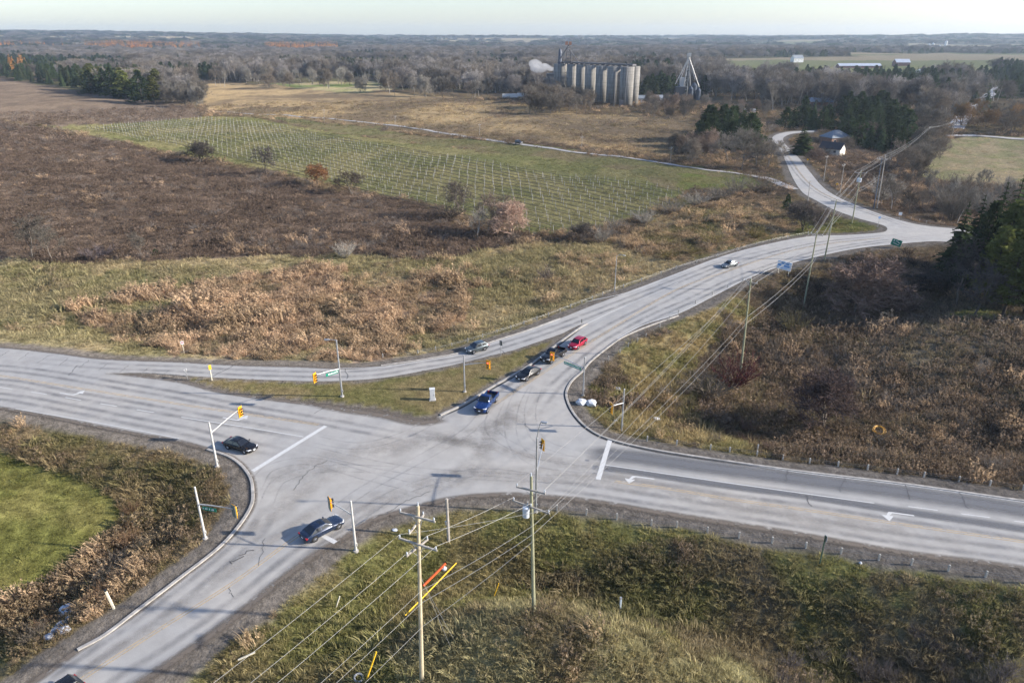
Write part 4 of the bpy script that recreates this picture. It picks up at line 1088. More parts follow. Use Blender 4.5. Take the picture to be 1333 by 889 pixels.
# guy wires of the pale pole
gb = [G(588,845), G(592,834)]
for g_, s in zip(gb, (.6, .52)):
    wire(ATT['A'][1][0] + Vector((0, 0, 2 * s)), g_, .05, 'steel guy wire from the pale pole down to the mound', .014, group='guy wires of the pale pole', name='guy_wire')
q = G(1001.5 - 390, 0 + 786); 
q0 = G(643,775); q1 = G(647,765); cover(q0 + Vector((0, 0, 0)), q0 + Vector((.5, .2, 1.5)), 'small yellow guy guard in the grass left of the transformer pole', YE, .05)
for bx, by, lb in ((467,884,'grey rubber ring lying in the grass left of the pale pole'),):
    p = G(bx, by); q = MB(); n = 20
    q.path([(math.cos(2*math.pi*k/n)*.36, math.sin(2*math.pi*k/n)*.36, .3) for k in range(n+1)], .09, 7, False); o = q.obj('tyre_ring', mat('faded_rubber', (.34,.35,.36), .7)); o.location = p; o.rotation_euler = (.25, .1, 0); tag(o, lb, 'ring')
# coil of yellow tubing on the brown slope
p = G(1141, 565); q = MB(); n = 70
q.path([(math.cos(k*.33)*(.75+.2*math.sin(k*.21)), math.sin(k*.33)*(.7+.16*math.cos(k*.3)), .95+.05*math.sin(k*1.3)+k*.002) for k in range(n)], .042, 6); o = q.obj('tubing_coil', mat('yellow_tubing', (.55,.29,.03), .6)); o.location = p; o.rotation_euler = (.5, 0, 0); tag(o, 'coil of orange yellow tubing lying in the brown weeds', 'tubing')

# ------------------------------------------------------------------ stones, pipe and litter
def rock(px, py, r, label, col=(.50,.52,.55), seed=1, flat=.75, name='boulder', cat='boulder'):
    rg = random.Random(seed); bm = bmesh.new(); bmesh.ops.create_icosphere(bm, subdivisions=2, radius=1)
    for v in bm.verts:
        n_ = .78 + .34 * rg.random(); v.co = Vector((v.co.x * n_ * r * 1.1, v.co.y * n_ * r, v.co.z * n_ * r * flat))
    me = bpy.data.meshes.new(name); bm.to_mesh(me); bm.free(); me.materials.append(mat('stone_%d' % int(col[0] * 100), col, .85, 0, .3, 1.5))
    o = bpy.data.objects.new(name, me); COL.objects.link(o); p = G(px, py); o.location = p + Vector((0, 0, r * flat * .6)); tag(o, label, cat)
rock(756.5, 526, .72, 'white boulder on gravel at the corner, left of the pair', seed=3); rock(769, 528, .82, 'white boulder on gravel at the corner, right and larger of the pair', seed=8)
rock(854, 548, .6, 'white stone in the dry grass right of the corner signal', seed=5); rock(804, 507, .5, 'pale stone high on the dry grass slope above the corner', seed=6, flat=.5)
rock(801, 549, .3, 'small white stone beside the corner signal pole', seed=7)
rock(1120, 733, .16, 'small pale stone on the verge below the guide rail', seed=11); rock(514, 690, .3, 'pale scrap lying in the grass below the crossing', seed=12, flat=.3)
rock(578, 741, .3, 'light stone in the grass near the short weathered pole', seed=14)
for i, (px, py) in enumerate(((92,806),(80,815),(72,822),(84,822),(64,830))): rock(px, py, .45 + .1 * (i % 2), 'grey rubble stone at the culvert mouth beside the lower road', (.36,.38,.42), 30 + i, .6)
for o in [x for x in COL.objects if x.name.startswith('boulder') and 'rubble' in x.get('label', '')]: o['group'] = 'rubble at the culvert'
p = G(89, 799); t = thing('culvert_pipe', p + Vector((0, 0, .25)), 2.2, 'grey steel culvert pipe end sticking out of the ditch bank', 'pipe')
q = MB(); n = 24
for k in range(n):
    a0, a1 = 2 * math.pi * k / n, 2 * math.pi * (k + 1) / n
    pt = lambda x, r_, a_: (x, r_ * math.cos(a_), r_ * math.sin(a_))
    for r_ in (.85, .79): q.face([pt(-.9, r_, a0), pt(.5, r_, a0), pt(.5, r_, a1), pt(-.9, r_, a1)])
    q.face([pt(.5, .79, a0), pt(.5, .85, a0), pt(.5, .85, a1), pt(.5, .79, a1)])
q.obj('barrel', mat('corrugated_steel', (.42,.46,.52), .5, .5, .2, 6), t)
for i, (px, py, L, lb) in enumerate(((322,859,1.5,'pale plank lying in the grass right of the lower road'),(440,790,1.6,'pale stick standing askew in the grass right of the lower road'))):
    p = G(px, py); q = MB(); q.box((0, 0, 0), (L, .14, .08)); o = q.obj('plank', SCREAM); o.location = p + Vector((0, 0, .5)); o.rotation_euler = (0, -.2 if i == 0 else -1.2, .4); tag(o, lb, 'plank')

# ------------------------------------------------------------------ grain elevator, legs, barns, houses
SILO = None
def silo_mat():
    m, nt, out = new_mat('silo_concrete')
    tc = N(nt, 'ShaderNodeTexCoord'); mp = N(nt, 'ShaderNodeMapping'); mp.inputs['Scale'].default_value = (.5, .5, .045); nt.links.new(tc.outputs['Object'], mp.inputs[0])
    streak = noise_out(nt, 1.6, 5, .65, mp.outputs[0]); mp2 = N(nt, 'ShaderNodeMapping'); mp2.inputs['Scale'].default_value = (.02, .02, 1.0); nt.links.new(tc.outputs['Object'], mp2.inputs[0])
    band = noise_out(nt, 1.1, 3, .6, mp2.outputs[0])
    c = mulc(nt, mulc(nt, (.235, .225, .205), ramp(nt, streak, .55, 1.45)), ramp(nt, band, .85, 1.15))
    b = N(nt, 'ShaderNodeBsdfDiffuse'); nt.links.new(c, b.inputs[0]); nt.links.new(b.outputs[0], out.inputs[0]); return m
SILO = silo_mat()
def D_at(px, py): return P(px, py)
sb = P(800, 140.5)
el = thing('grain_elevator', sb, 0, 'long grey concrete grain elevator of tall silos in a row', 'grain elevator')
def at_px(px, y): 
    """world x of a column of the picture at depth y on the ground"""
    Z_ = y * CS + CAM_H * SN; return (px - 666.5) / FPX * Z_
top_z = 29.0
rows = [(724,731,sb.y+78),(743,753,sb.y+66),(754.5,0,sb.y+54),(766,0,sb.y+44),(781,0,sb.y+34),(797,0,sb.y+22)]
cols = [(721,738,70),(737.6,749,58),(749.5,760.5,47),(761,774,36),(775,789,25),(789.5,805,13),(805.6,822.3,0)]
for i, (x0, x1, dy) in enumerate(cols):
    y = sb.y + 6 + dy; a, c = at_px(x0, y), at_px(x1, y); r = (c - a) / 2 * (1.16 if i < 6 else 1.05)
    q = MB(); q.tube(((a + c) / 2 - sb.x, y - sb.y, -2), ((a + c) / 2 - sb.x, y - sb.y, top_z), r, None, 32); o = q.obj('silo', SILO, el)
    o.data.polygons.foreach_set('use_smooth', [len(p.vertices) == 4 for p in o.data.polygons])
y = sb.y + 17; a, c = at_px(822, y), at_px(830, y); q = MB(); q.tube(((a + c) / 2 - sb.x - 1.5, y - sb.y, -2), ((a + c) / 2 - sb.x - 1.5, y - sb.y, top_z), (c - a) / 2 + 1.6, None, 32); o = q.obj('silo', SILO, el); o.data.polygons.foreach_set('use_smooth', [len(p.vertices) == 4 for p in o.data.polygons])
y = sb.y + 80; q = MB(); a = at_px(716, y); q.box((a - sb.x, 80, 10), (7, 12, 22)); q.obj('annex', mat('annex_block', (.16,.15,.14), .9), el)
ga = Vector((at_px(728, sb.y + 76) - sb.x, 76, top_z)); gc = Vector((at_px(822, sb.y + 10) - sb.x, 8, top_z))
dg = gc - ga; q = MB(); q.box((ga + gc) / 2 + Vector((0, 0, 1.2)), (dg.length, 4, 1.1), math.atan2(dg.y, dg.x)); 
for k in range(14):
    p = ga.lerp(gc, (k + .5) / 14); q.box(p + Vector((0, 0, .35)), (.5, 4, .8), math.atan2(dg.y, dg.x))
STEEL = mat('dark_steel', (.12,.12,.13), .6, .4); q.obj('roof_conveyor', STEEL, el)
rf = MB()
for k in range(24):
    p = ga.lerp(gc, (k + .5) / 24); rf.tube(p + Vector((0, -2.4, 1.7)), p + Vector((0, -2.4, 2.6)), .06, None, 4)
rf.path([ga + Vector((0, -2.4, 2.6)), gc + Vector((0, -2.4, 2.6))], .06, 4); rf.obj('railing', STEEL, el)
hx = at_px(738.5, sb.y + 62) - sb.x
hd = MB(); hh = 21
for s1 in (-1, 1):
    for s2 in (-1, 1): hd.tube((hx + s1 * 2.6, 62 + s2 * 2, top_z - 1), (hx + s1 * .8, 62 + s2 * .8, top_z + hh * .72), .28, .2, 5)
for k in range(5): z = top_z + 2 + k * 2.6; hd.box((hx, 62, z), (4.6 - k * .6, 3.4 - k * .4, .3))
hd.path([(hx - 9, 62, top_z + 1), (hx, 62, top_z + hh * .7)], .5, 6); hd.path([(hx + 8, 58, top_z + 1.5), (hx, 62, top_z + hh * .55)], .35, 6)
hd.obj('leg_tower', STEEL, el)
hp = MB()
for s in (-1, 1): hp.box((hx + s * 1.5 - .5, 62, top_z + hh * .76), (2.2, 2.2, 2.6))
hp.obj('leg_head', mat('rusty_head', (.33,.17,.11), .7), el)
ax_ = at_px(727.5, sb.y + 72) - sb.x; q = MB(); q.tube((ax_, 72, top_z), (ax_, 72, top_z + 8), 1.7, 1.3, 10); q.tube((ax_, 72, top_z + 8), (ax_, 72, top_z + 11.5), 1.5, .9, 10); q.obj('dust_collector', mat('dark_blue_steel', (.05,.07,.11), .5), el)
q = MB(); q.box((at_px(806, sb.y + 2) - sb.x, -7, 3), (3, 3, 6)); q.obj('loading_door', STEEL, el)
for px_ in (733, 762, 798, 812):
    y_ = sb.y + 2 + (800 - min(px_, 800)) * .75; q = MB(); q.tube((at_px(px_, y_) - sb.x, y_ - sb.y - 4.5, 0), (at_px(px_, y_) - sb.x, y_ - sb.y - 4.5, top_z + .8), .22, None, 5); q.obj('downpipe', STEEL, el)
# steam drifting from the elevator
sm, nt_, out_ = new_mat('steam'); v_ = N(nt_, 'ShaderNodeVolumePrincipled'); v_.inputs['Color'].default_value = (1, 1, 1, 1); v_.inputs['Density'].default_value = .10; v_.inputs['Anisotropy'].default_value = .2; nt_.links.new(v_.outputs[0], out_.inputs['Volume'])
bm = bmesh.new(); rg = random.Random(3)
yy = sb.y + 86
for k in range(60):
    f_ = rg.random(); px = 720 - 25 * f_ + rg.uniform(-1, 1); r = (1.3 + 3.2 * f_) * rg.uniform(.5, 1.1)
    zc = z_at(Vector((0, yy, 0)), 90.5 - 4.5 * f_ + rg.uniform(-3.2, 3.2) * (.3 + f_))
    m4 = Matrix.Translation((at_px(px, yy) + 0, yy + rg.uniform(-2, 2), zc)) @ Matrix.Diagonal((r * 1.3, r, r * rg.uniform(.6, 1.0), 1))
    bmesh.ops.create_icosphere(bm, subdivisions=3, radius=1, matrix=m4)
me = bpy.data.meshes.new('steam_plume'); bm.to_mesh(me); bm.free(); me.materials.append(sm)
rm = bpy.data.objects.new('steam_plume', me); COL.objects.link(rm); tag(rm, 'white steam drifting left from the grain elevator', 'steam')
md = rm.modifiers.new('merge', 'REMESH'); md.mode = 'VOXEL'; md.voxel_size = .6

# the second plant: bins with a steep frame of spouts
lb_ = P(893, 128.5); lz = H1(lb_.x, lb_.y); gp = thing('grain_dryer', (lb_.x, lb_.y, lz), 0, 'dark steel grain bins under a tall pointed frame of spouts', 'grain dryer')
kx = lambda px: at_px(px, lb_.y) - lb_.x
apex = Vector((kx(892), 0, z_at(lb_, 74) - lz)); BIN = mat('bin_steel', (.05,.065,.09), .5, .3, .15, .6); SPW = mat('spout_white', (.42,.42,.41), .5, .3)
for px, tp, w_, dy in ((883,112,9,0),(897,113,7,-3),(903,109,8.5,3),(907.5,115,6.5,-2)):
    hgt = z_at(lb_, tp) - lz; r = w_ / FPX * (lb_.y * CS + 20) / 2; c = Vector((kx(px), dy, 0))
    bn = thing('bin', (0, 0, 0)); bn.parent = gp
    q = MB(); q.tube(c + Vector((0, 0, -1)), c + Vector((0, 0, hgt - 2)), r, None, 20); q.obj('shell', BIN, bn); q = MB(); q.tube(c + Vector((0, 0, hgt - 2)), c + Vector((0, 0, hgt + .6)), r * 1.04, .4, 20); q.obj('roof', BIN, bn)
q = MB(); q.box((kx(883.5), -1, (z_at(lb_, 113) - lz) / 2), (kx(889) - kx(877.5), 7, z_at(lb_, 113) - lz)); q.obj('bin_house', mat('navy_cladding', (.03,.036,.05), .6), gp)
for k_ in range(4): q = MB(); zz_ = (z_at(lb_, 74) - lz) * (.42 + .13 * k_); q.box((kx(892), 0, zz_), (kx(895 - k_ * .6) - kx(889 + k_ * .6), 2.2, .35)); q.obj('catwalk', STEEL, gp)
q = MB(); q.box((kx(886), 1, (z_at(lb_, 97) - lz) * .62), (kx(889) - kx(883.5), 4, (z_at(lb_, 97) - lz) * .5)); q.obj('dryer_column', SPW, gp)
q = MB()
for px, py in ((877,110),(883,104),(888,112),(897,112),(902,104),(908,113)):
    q.tube(apex + Vector((0, 0, -.5)), Vector((kx(px), rg.uniform(-2, 2), z_at(lb_, py) - lz)), .34, .28, 6)
q.obj('spout', SPW, gp)
q = MB(); 
for s in (-1, 1): q.tube((kx(892) + s * 1.4, 1, -1), (kx(892) + s * .8, 0, apex.z + 1), .45, .35, 6)
for k in range(12): q.box((kx(892), .5, 3 + k * apex.z / 13), (2.6, 1, .25))
q.obj('leg_tower', SPW, gp); q = MB(); q.box(apex + Vector((0, 0, 1.4)), (3.2, 2, 2.8)); q.obj('leg_head', SPW, gp)

def gable(name, label, cat, px, py, L, W, hw, hr, rz, wall, roof, door=True, wins=0, hip=0, base=None):
    b = P(px, py); b.z = H1(b.x, b.y)
    t = thing(name, b, rz, label, cat)
    q = MB(); q.box((0, 0, hw / 2 - .5), (L, W, hw + 1))
    if hip == 0:
        for s in (-1, 1):
            tri = [(s * L / 2, -W / 2, hw), (s * L / 2, W / 2, hw), (s * L / 2, 0, hw + hr)]; q.face(tri if s > 0 else tri[::-1])
    q.obj('wall', wall, t)
    e = .45; r_ = MB(); hl = L / 2 - hip
    for s in (-1, 1):
        a = [(-L / 2 - e, s * (W / 2 + e), hw - e * hr / (W / 2)), (L / 2 + e, s * (W / 2 + e), hw - e * hr / (W / 2)), (hl + (e if hip == 0 else 0), 0, hw + hr + .05), (-hl - (e if hip == 0 else 0), 0, hw + hr + .05)]
        top = [(x, y, z + .18) for x, y, z in a]
        if s > 0: a, top = a[::-1], top[::-1]
        r_.loft([a, top])
    if hip:
        for s in (-1, 1):
            a = [(s * (L / 2 + e), -W / 2 - e, hw - e * hr / (W / 2)), (s * (L / 2 + e), W / 2 + e, hw - e * hr / (W / 2)), (s * hl, 0, hw + hr + .05)]
            r_.loft([a, [(x, y, z + .18) for x, y, z in a]])
    ro = r_.obj('roof', roof, t)
    GLZ = mat('window_glass', (.03,.035,.045), .1); FRM = mat('window_frame', (.7,.7,.68), .5)
    n = wins
    for s in (-1, 1):
        for k in range(n):
            x = -L / 2 + L * (k + .5) / n
            f = MB(); f.box((x, s * (W / 2 + .04), hw * .55), (min(1.4, L / n * .5), .1, min(1.3, hw * .4))); fo = f.obj('window', FRM, t)
            g = MB(); g.box((x, s * (W / 2 + .08), hw * .55), (min(1.4, L / n * .5) - .2, .06, min(1.3, hw * .4) - .2)); g.obj('pane', GLZ, fo)
    if door:
        d = MB(); d.box((L / 2 + .04, 0, 1.2), (.1, min(3, W * .3), 2.4)); d.obj('door', mat('door_dark', (.10,.09,.085), .6), t)
    return t
BRICK = mat('brown_brick', (.26,.15,.10), .9, 0, .2, 2); SHING = mat('grey_shingles', (.20,.225,.25), .8, 0, .2, 1); DSH = mat('dark_shingles', (.05,.045,.05), .8, 0, .2, 1); STUC = mat('cream_siding', (.72,.68,.58), .8, 0, .08, 1)
METR = mat('metal_roof', (.55,.58,.62), .4, .4, .1, .3); BLUR = mat('blue_roof', (.16,.22,.30), .6, 0, .15, .5); RBARN = mat('barn_boards', (.20,.11,.09), .9, 0, .2, .8); WBARN = mat('white_boards', (.66,.66,.64), .8, 0, .1, .8)
gable('brick_house', 'brick house with grey hipped roof behind the large spruce', 'house', 1087, 181, 12.5, 9, 3.9, 3.0, .35, BRICK, SHING, True, 3, 4.5)
gable('cream_garage', 'low building with dark roof and bright cream gable before the brick house', 'outbuilding', 1083.5, 195, 10, 6, 3.1, 2.4, -.8, STUC, DSH, False, 2)
gable('bungalow', 'bungalow with blue grey roof behind the dark cedars', 'house', 1067, 138, 17, 10, 3.4, 2.6, -.1, BRICK, BLUR, True, 3)
gable('long_barn', 'very long low barn with pale metal roof in the far fields', 'barn', 1117, 89.5, 72, 14, 4, 3.5, .02, RBARN, METR, True, 9)
gable('small_barn', 'short barn with pale blue roof right of the very long barn', 'barn', 1172, 88.6, 24, 16, 6, 5, -.03, RBARN, METR, True, 3)
gable('long_shed', 'low white greenhouse shed right of the short blue roofed barn', 'barn', 1216, 95, 50, 12, 3, 2, .03, WBARN, METR, True, 6)
gable('farm_house', 'pale farmhouse among trees in the far green fields', 'house', 1037, 81.5, 22, 14, 8, 6, .2, WBARN, SHING, True, 3)
gable('white_shed', 'white shed at the foot of the concrete silos', 'shed', 842, 134, 16, 8, 3.6, 2, -.12, WBARN, SHING, True, 4)
gable('white_shed', 'white shed beside the steel bins behind bare trees', 'shed', 862, 131.5, 10, 7, 3.6, 2, .1, WBARN, SHING, True, 3)
gable('farm_shed', 'long white roofed shed on the far left horizon fields', 'shed', 349, 69, 46, 16, 5, 3, 0, WBARN, METR, True, 4)
gable('farm_shed', 'low white roofed shed before the far larch row', 'shed', 394, 69.5, 40, 16, 5, 3, .05, WBARN, METR, True, 4)
gable('farm_barn', 'white barn in the pale far field left of the silos', 'barn', 557, 64.5, 40, 20, 8, 5, .1, WBARN, METR, True, 3)
gable('farm_barn', 'grey barn left of the white far barn', 'barn', 500, 63, 34, 18, 7, 5, -.1, WBARN, SHING, True, 3)
for i, (px, hh) in enumerate(((1208,20),(1213,24),(1229.5,32),(1222,16))):
    p = P(px, 66); p.z = H1(p.x, p.y); t = thing('farm_silo', p, 0, 'pale farm silo in the distant yard near the horizon', 'silo', 'distant farm silos'); q = MB(); q.tube((0, 0, -1), (0, 0, hh), 5, None, 16); q.obj('shell', WBARN, t); q = MB(); q.tube((0, 0, hh), (0, 0, hh + 3), 5, 1, 16); q.obj('roof', METR, t)
gable('farm_shed', 'blue grey shed at the distant silo yard', 'shed', 1198, 67, 60, 20, 7, 4, 0, WBARN, BLUR, True, 4)
# white trailer by the bins
for px, py, L, rz, lb in ((971,147,13,-.15,'white box trailer parked left of the winding road woods'),(664,132,13,.1,'white trailer by the bare clump left of the silos'),(683,129.5,13,.1,'white trailer farther back by the silos')):
    b = P(px, py); b.z = H1(b.x, b.y); t = thing('box_trailer', b, rz, lb, 'trailer')
    q = MB(); q.box((0, 0, 2.6), (L, 2.6, 2.9)); q.obj('box', WBARN, t, bevel=.05); q = MB(); q.box((0, 0, 1.05), (L, 1.2, .2)); q.obj('chassis', DARKP, t)
    for x in (-L * .38, -L * .28, L * .4):
        q = MB(); q.tube((x, -1.2, .5), (x, 1.2, .5), .5, None, 14); q.obj('wheel', TYRE, t)

# ------------------------------------------------------------------ vineyard: trellis rows, each a thing with its posts
VP = mat('vine_post', (.36, .345, .31), .8, 0, .2, 3); VW = mat('vine_wire', (.30,.27,.2), .7, .2); VV = mat('dead_vine', (.17,.135,.085), .9, 0, .3, 3)
VPOLY = [P(*p).xy for p in [(112,170),(180,163),(270,158),(345,164),(440,185),(560,203),(700,222),(850,243),(905,250),(880,258),(828,279),(762,298),(700,300),(640,285),(570,264),(500,252),(430,237),(350,217),(260,197),(200,190)]]
VPOLY = [(p.x, p.y) for p in VPOLY]
r0_ = P(440, 209).xy; r1_ = P(577, 235).xy; vd = (r1_ - r0_).normalized(); vn = Vector((-vd.y, vd.x))
pm = MB(); pm.box((0, 0, 1.05), (.11, .11, 2.5)); post_me = pm.mesh('post', VP)
mid = Vector((sum(p[0] for p in VPOLY) / len(VPOLY), sum(p[1] for p in VPOLY) / len(VPOLY)))
nrow = 0; npost = 0
for k in range(-60, 61):
    o_ = mid + vn * k * 4.6
    runp = []
    for s in np.arange(-400, 400, 4.6):
        q_ = o_ + vd * float(s)
        runp.append((q_, bool(in_poly(np.array([q_.x]), np.array([q_.y]), VPOLY)[0])))
    seg_ = [q_ for q_, ok in runp if ok]
    if len(seg_) < 3: continue
    seg_ = seg_[:100]
    z0 = H1(seg_[0].x, seg_[0].y); t = thing('vine_row', (seg_[0].x, seg_[0].y, z0), 0, 'leafless vine row of wires on pale posts in the green vineyard', 'vine row', 'trellis rows of the vineyard'); nrow += 1
    hs = H([q_.x for q_ in seg_], [q_.y for q_ in seg_]) - z0
    loc = [Vector((q_.x - seg_[0].x, q_.y - seg_[0].y, float(h))) for q_, h in zip(seg_, hs)]
    for l in loc:
        if rnd.random() < .05: continue
        o = bpy.data.objects.new('post', post_me); COL.objects.link(o); o.parent = t; o.location = l + Vector((rnd.uniform(-.3, .3), rnd.uniform(-.3, .3), rnd.uniform(-.35, .1))); o.rotation_euler = (rnd.uniform(-.07, .07), rnd.uniform(-.07, .07), rnd.uniform(0, 1.5)); npost += 1
    for nm, zz, r_, m_ in (('vine', .75, .12, VV), ('wire', 1.75, .02, VW)):
        q = MB(); q.path([l + Vector((0, 0, zz)) for l in loc], r_, 4, False); q.obj(nm, m_, t)
print('VINES', nrow, npost)
# ------------------------------------------------------------------ plants: prototypes
TW = tint_mat('twigs', .3, .15)
LEAF = tint_mat('leaves', .3, .3)
NEED = tint_mat('needles', .28, .2)
BLADE = tint_mat('blades', .3, .35)
BARK = mat('grey_bark', (.17, .145, .12), .95, var=.35, scale=2, spec=.1)
BARKD = mat('dark_bark', (.075, .06, .05), .95, var=.35, scale=2, spec=.1)
BARKL = mat('pale_bark', (.36, .33, .29), .95, var=.3, scale=2, spec=.1)

def rdir(rg, up=0.0):
    a = rg.uniform(0, 2 * math.pi); z = rg.uniform(-1, 1) + up
    v = Vector((math.cos(a), math.sin(a), z)); return v.normalized()

def bare_tree_mesh(seed, h=10, spread=1.0, trunk_frac=.3, n1=9, n2=6, n3=6, n4=6, tw=.045, stems=1, droop=0.0, bark=BARK):
    rg = random.Random(seed); T = MB(); C = MB()
    def tri(p, d, L, wd):
        s = d.cross(rdir(rg)); s = s.normalized() * wd if s.length > 1e-5 else Vector((wd, 0, 0))
        C.face([p - s, p + s, p + d * L])
    def limb(p, d, L, r, lev, rg=rg):
        pts = [p]; dd = d.copy(); k = 3 if lev < 2 else 2
        for i in range(k):
            dd = (dd + rdir(rg, .25 - droop) * .22).normalized(); pts.append(pts[-1] + dd * L / k)
        if lev < 2: (T if lev < 1 else C).path(pts, [r * (1 - .7 * i / k) for i in range(k + 1)], 5 if lev == 0 else 3, caps=False)
        elif lev == 2: C.path(pts, [r * (1 - .7 * i / k) for i in range(k + 1)], 3, caps=False)
        if lev >= 3:
            tri(p, d, L, tw * 1.2)
            for i in range(n4):
                t = rg.uniform(.15, 1); q = p + d * L * t
                tri(q, (d + rdir(rg, .15 - droop) * .9).normalized(), L * rg.uniform(.45, .9), tw)
            return
        m = (n1, n2, n3)[lev]
        for i in range(m):
            t = rg.uniform(.3, 1) if lev else trunk_frac + (1 - trunk_frac) * (i + .5) / m
            j = min(int(t * k), k - 1); q = pts[j].lerp(pts[j + 1], t * k - j)
            a = rg.uniform(0, 2 * math.pi) if lev else i * 2.4 + rg.uniform(-.4, .4)
            side = dd.orthogonal().normalized(); side = Matrix.Rotation(a, 3, dd) @ side
            open_ = (.75 if lev == 0 else .8) * spread
            nd = (d * (1 - .25 * open_) + side * open_ + Vector((0, 0, .25 - droop))).normalized()
            f = (.62 - .28 * t) if lev == 0 else .58 * rg.uniform(.7, 1.15)
            limb(q, nd, L * f, r * (.55 - .2 * t), lev + 1)
    for s in range(stems):
        d0 = Vector((0, 0, 1)) if stems == 1 else (Vector((math.cos(s * 2.4), math.sin(s * 2.4), 0)) * rg.uniform(.15, .5) + Vector((0, 0, 1))).normalized()
        limb(Vector((0, 0, -.2)) + Vector((d0.x, d0.y, 0)) * .2, d0, h * rg.uniform(.85, 1.0) * .92, h * .018 + .02, 0)
    return T.mesh('trunk', bark), C.mesh('crown', TW)

def leafy_mesh(seed, blobs, n, size, m, flat=0.0):
    """leaves scattered through blob volumes: (x,y,z,rx,rz)"""
    rg = random.Random(seed); C = MB()
    tot = sum(b[3] ** 2 * b[4] for b in blobs)
    for bx, by, bz, rx, rz in blobs:
        for i in range(int(n * rx * rx * rz / tot)):
            d = rdir(rg); rad = rg.uniform(.35, 1) ** .5
            p = Vector((bx + d.x * rx * rad, by + d.y * rx * rad, bz + d.z * rz * rad))
            u = rdir(rg); u.z *= (1 - flat); u = u.normalized(); v = u.cross(rdir(rg)).normalized()
            s = size * rg.uniform(.5, 1.2)
            C.face([p - u * s * .5, p + v * s * .35, p + u * s * .5 + d * s * .2])
    return C.mesh('crown', m)

def spruce_mesh(seed, h=12, rad=2.6, tiers=20, low=.06, sparse=0.0, droop=.35, m=NEED):
    rg = random.Random(seed); T = MB(); C = MB()
    T.tube((0, 0, -.3), (0, 0, h * .96), h * .017 + .03, .03, 6)
    for i in range(tiers):
        f = i / (tiers - 1); z = h * (low + (1 - low) * f); r = rad * (1 - f) ** .85 * rg.uniform(.82, 1.12) + .12
        nb = max(4, int(10 * (1 - f) + 3))
        for k in range(nb):
            if rg.random() < sparse: continue
            a = 2 * math.pi * (k + rg.uniform(-.35, .35)) / nb + i * .7
            d = Vector((math.cos(a), math.sin(a), 0)); s = Vector((-d.y, d.x, 0))
            L = r * rg.uniform(.75, 1.15); zz = z + rg.uniform(-.2, .2) * h / tiers
            tip = Vector((0, 0, zz)) + d * L + Vector((0, 0, -droop * L + rg.uniform(-.1, .15) * L))
            root = Vector((0, 0, zz + .12 * L))
            mid = root.lerp(tip, .55) + Vector((0, 0, .06 * L))
            wd = L * .26 + .1
            C.face([root, mid - s * wd, tip]); C.face([root, tip, mid + s * wd])
            for q in range(4):
                t = rg.uniform(.3, .95); p = root.lerp(tip, t); sg = rg.choice((-1, 1))
                e = p + s * sg * wd * rg.uniform(.7, 1.3) + d * L * .15 + Vector((0, 0, rg.uniform(-.25, .1) * L * .6))
                n_ = Vector((rg.uniform(-1, 1), rg.uniform(-1, 1), rg.uniform(-1, .4))) * (.16 * L + .08)
                C.face([p, p + n_, e])
    C.face([(0.08, 0, h * .93), (-.08, 0, h * .93), (0, 0, h * 1.03)]); C.face([(0, .1, h * .93), (0, -.1, h * .93), (0, 0, h * 1.03)])
    return T.mesh('trunk', BARKD), C.mesh('crown', m)

def pine_mesh(seed, h=13, rad=3.2):
    rg = random.Random(seed); T = MB(); C = MB()
    T.tube((0, 0, -.3), (0, 0, h * .95), h * .018, .04, 6)
    for i in range(15):
        f = i / 14; z = h * (.2 + .8 * f); r = rad * (1.05 - f) ** .7 * rg.uniform(.6, 1.15)
        for k in range(6):
            a = rg.uniform(0, 6.28); d = Vector((math.cos(a), math.sin(a), rg.uniform(.05, .4)))
            tip = Vector((0, 0, z)) + d * r
            T.tube((0, 0, z), tip, .05, .015, 3, False)
            for q in range(4):
                c = Vector((0, 0, z)).lerp(tip, rg.uniform(.45, 1.05))
                for t in range(11):
                    u = rdir(rg, .3); v = u.cross(rdir(rg)).normalized(); s = rg.uniform(.25, .6)
                    p = c + rdir(rg) * rg.uniform(.05, .45)
                    C.face([p - v * s * .3, p + v * s * .3, p + u * s])
    return T.mesh('trunk', BARKD), C.mesh('crown', NEED)

def cedar_mesh(seed, h=9, rad=2.1):
    rg = random.Random(seed); T = MB()
    T.tube((0, 0, -.3), (0, 0, h * .8), h * .016, .04, 6)
    C = MB()
    for i in range(1500):
        f = rg.random() ** 1.15; z = h * (.04 + .96 * f)
        r = rad * (1 - f ** 1.7) * (.78 + .3 * math.sin(f * 17 + seed)) * rg.uniform(.55, 1.05) + .08
        a = rg.uniform(0, 6.28); r *= 1 + .2 * math.sin(3 * a + seed + f * 6)
        p = Vector((math.cos(a) * r, math.sin(a) * r, z)); d = Vector((math.cos(a), math.sin(a), rg.uniform(.2, 1.6))).normalized()
        v = d.cross(rdir(rg)).normalized(); s = rg.uniform(.3, .75)
        C.face([p - v * s * .35, p + v * s * .35, p + d * s])
    return T.mesh('trunk', BARKD), C.mesh('crown', NEED)

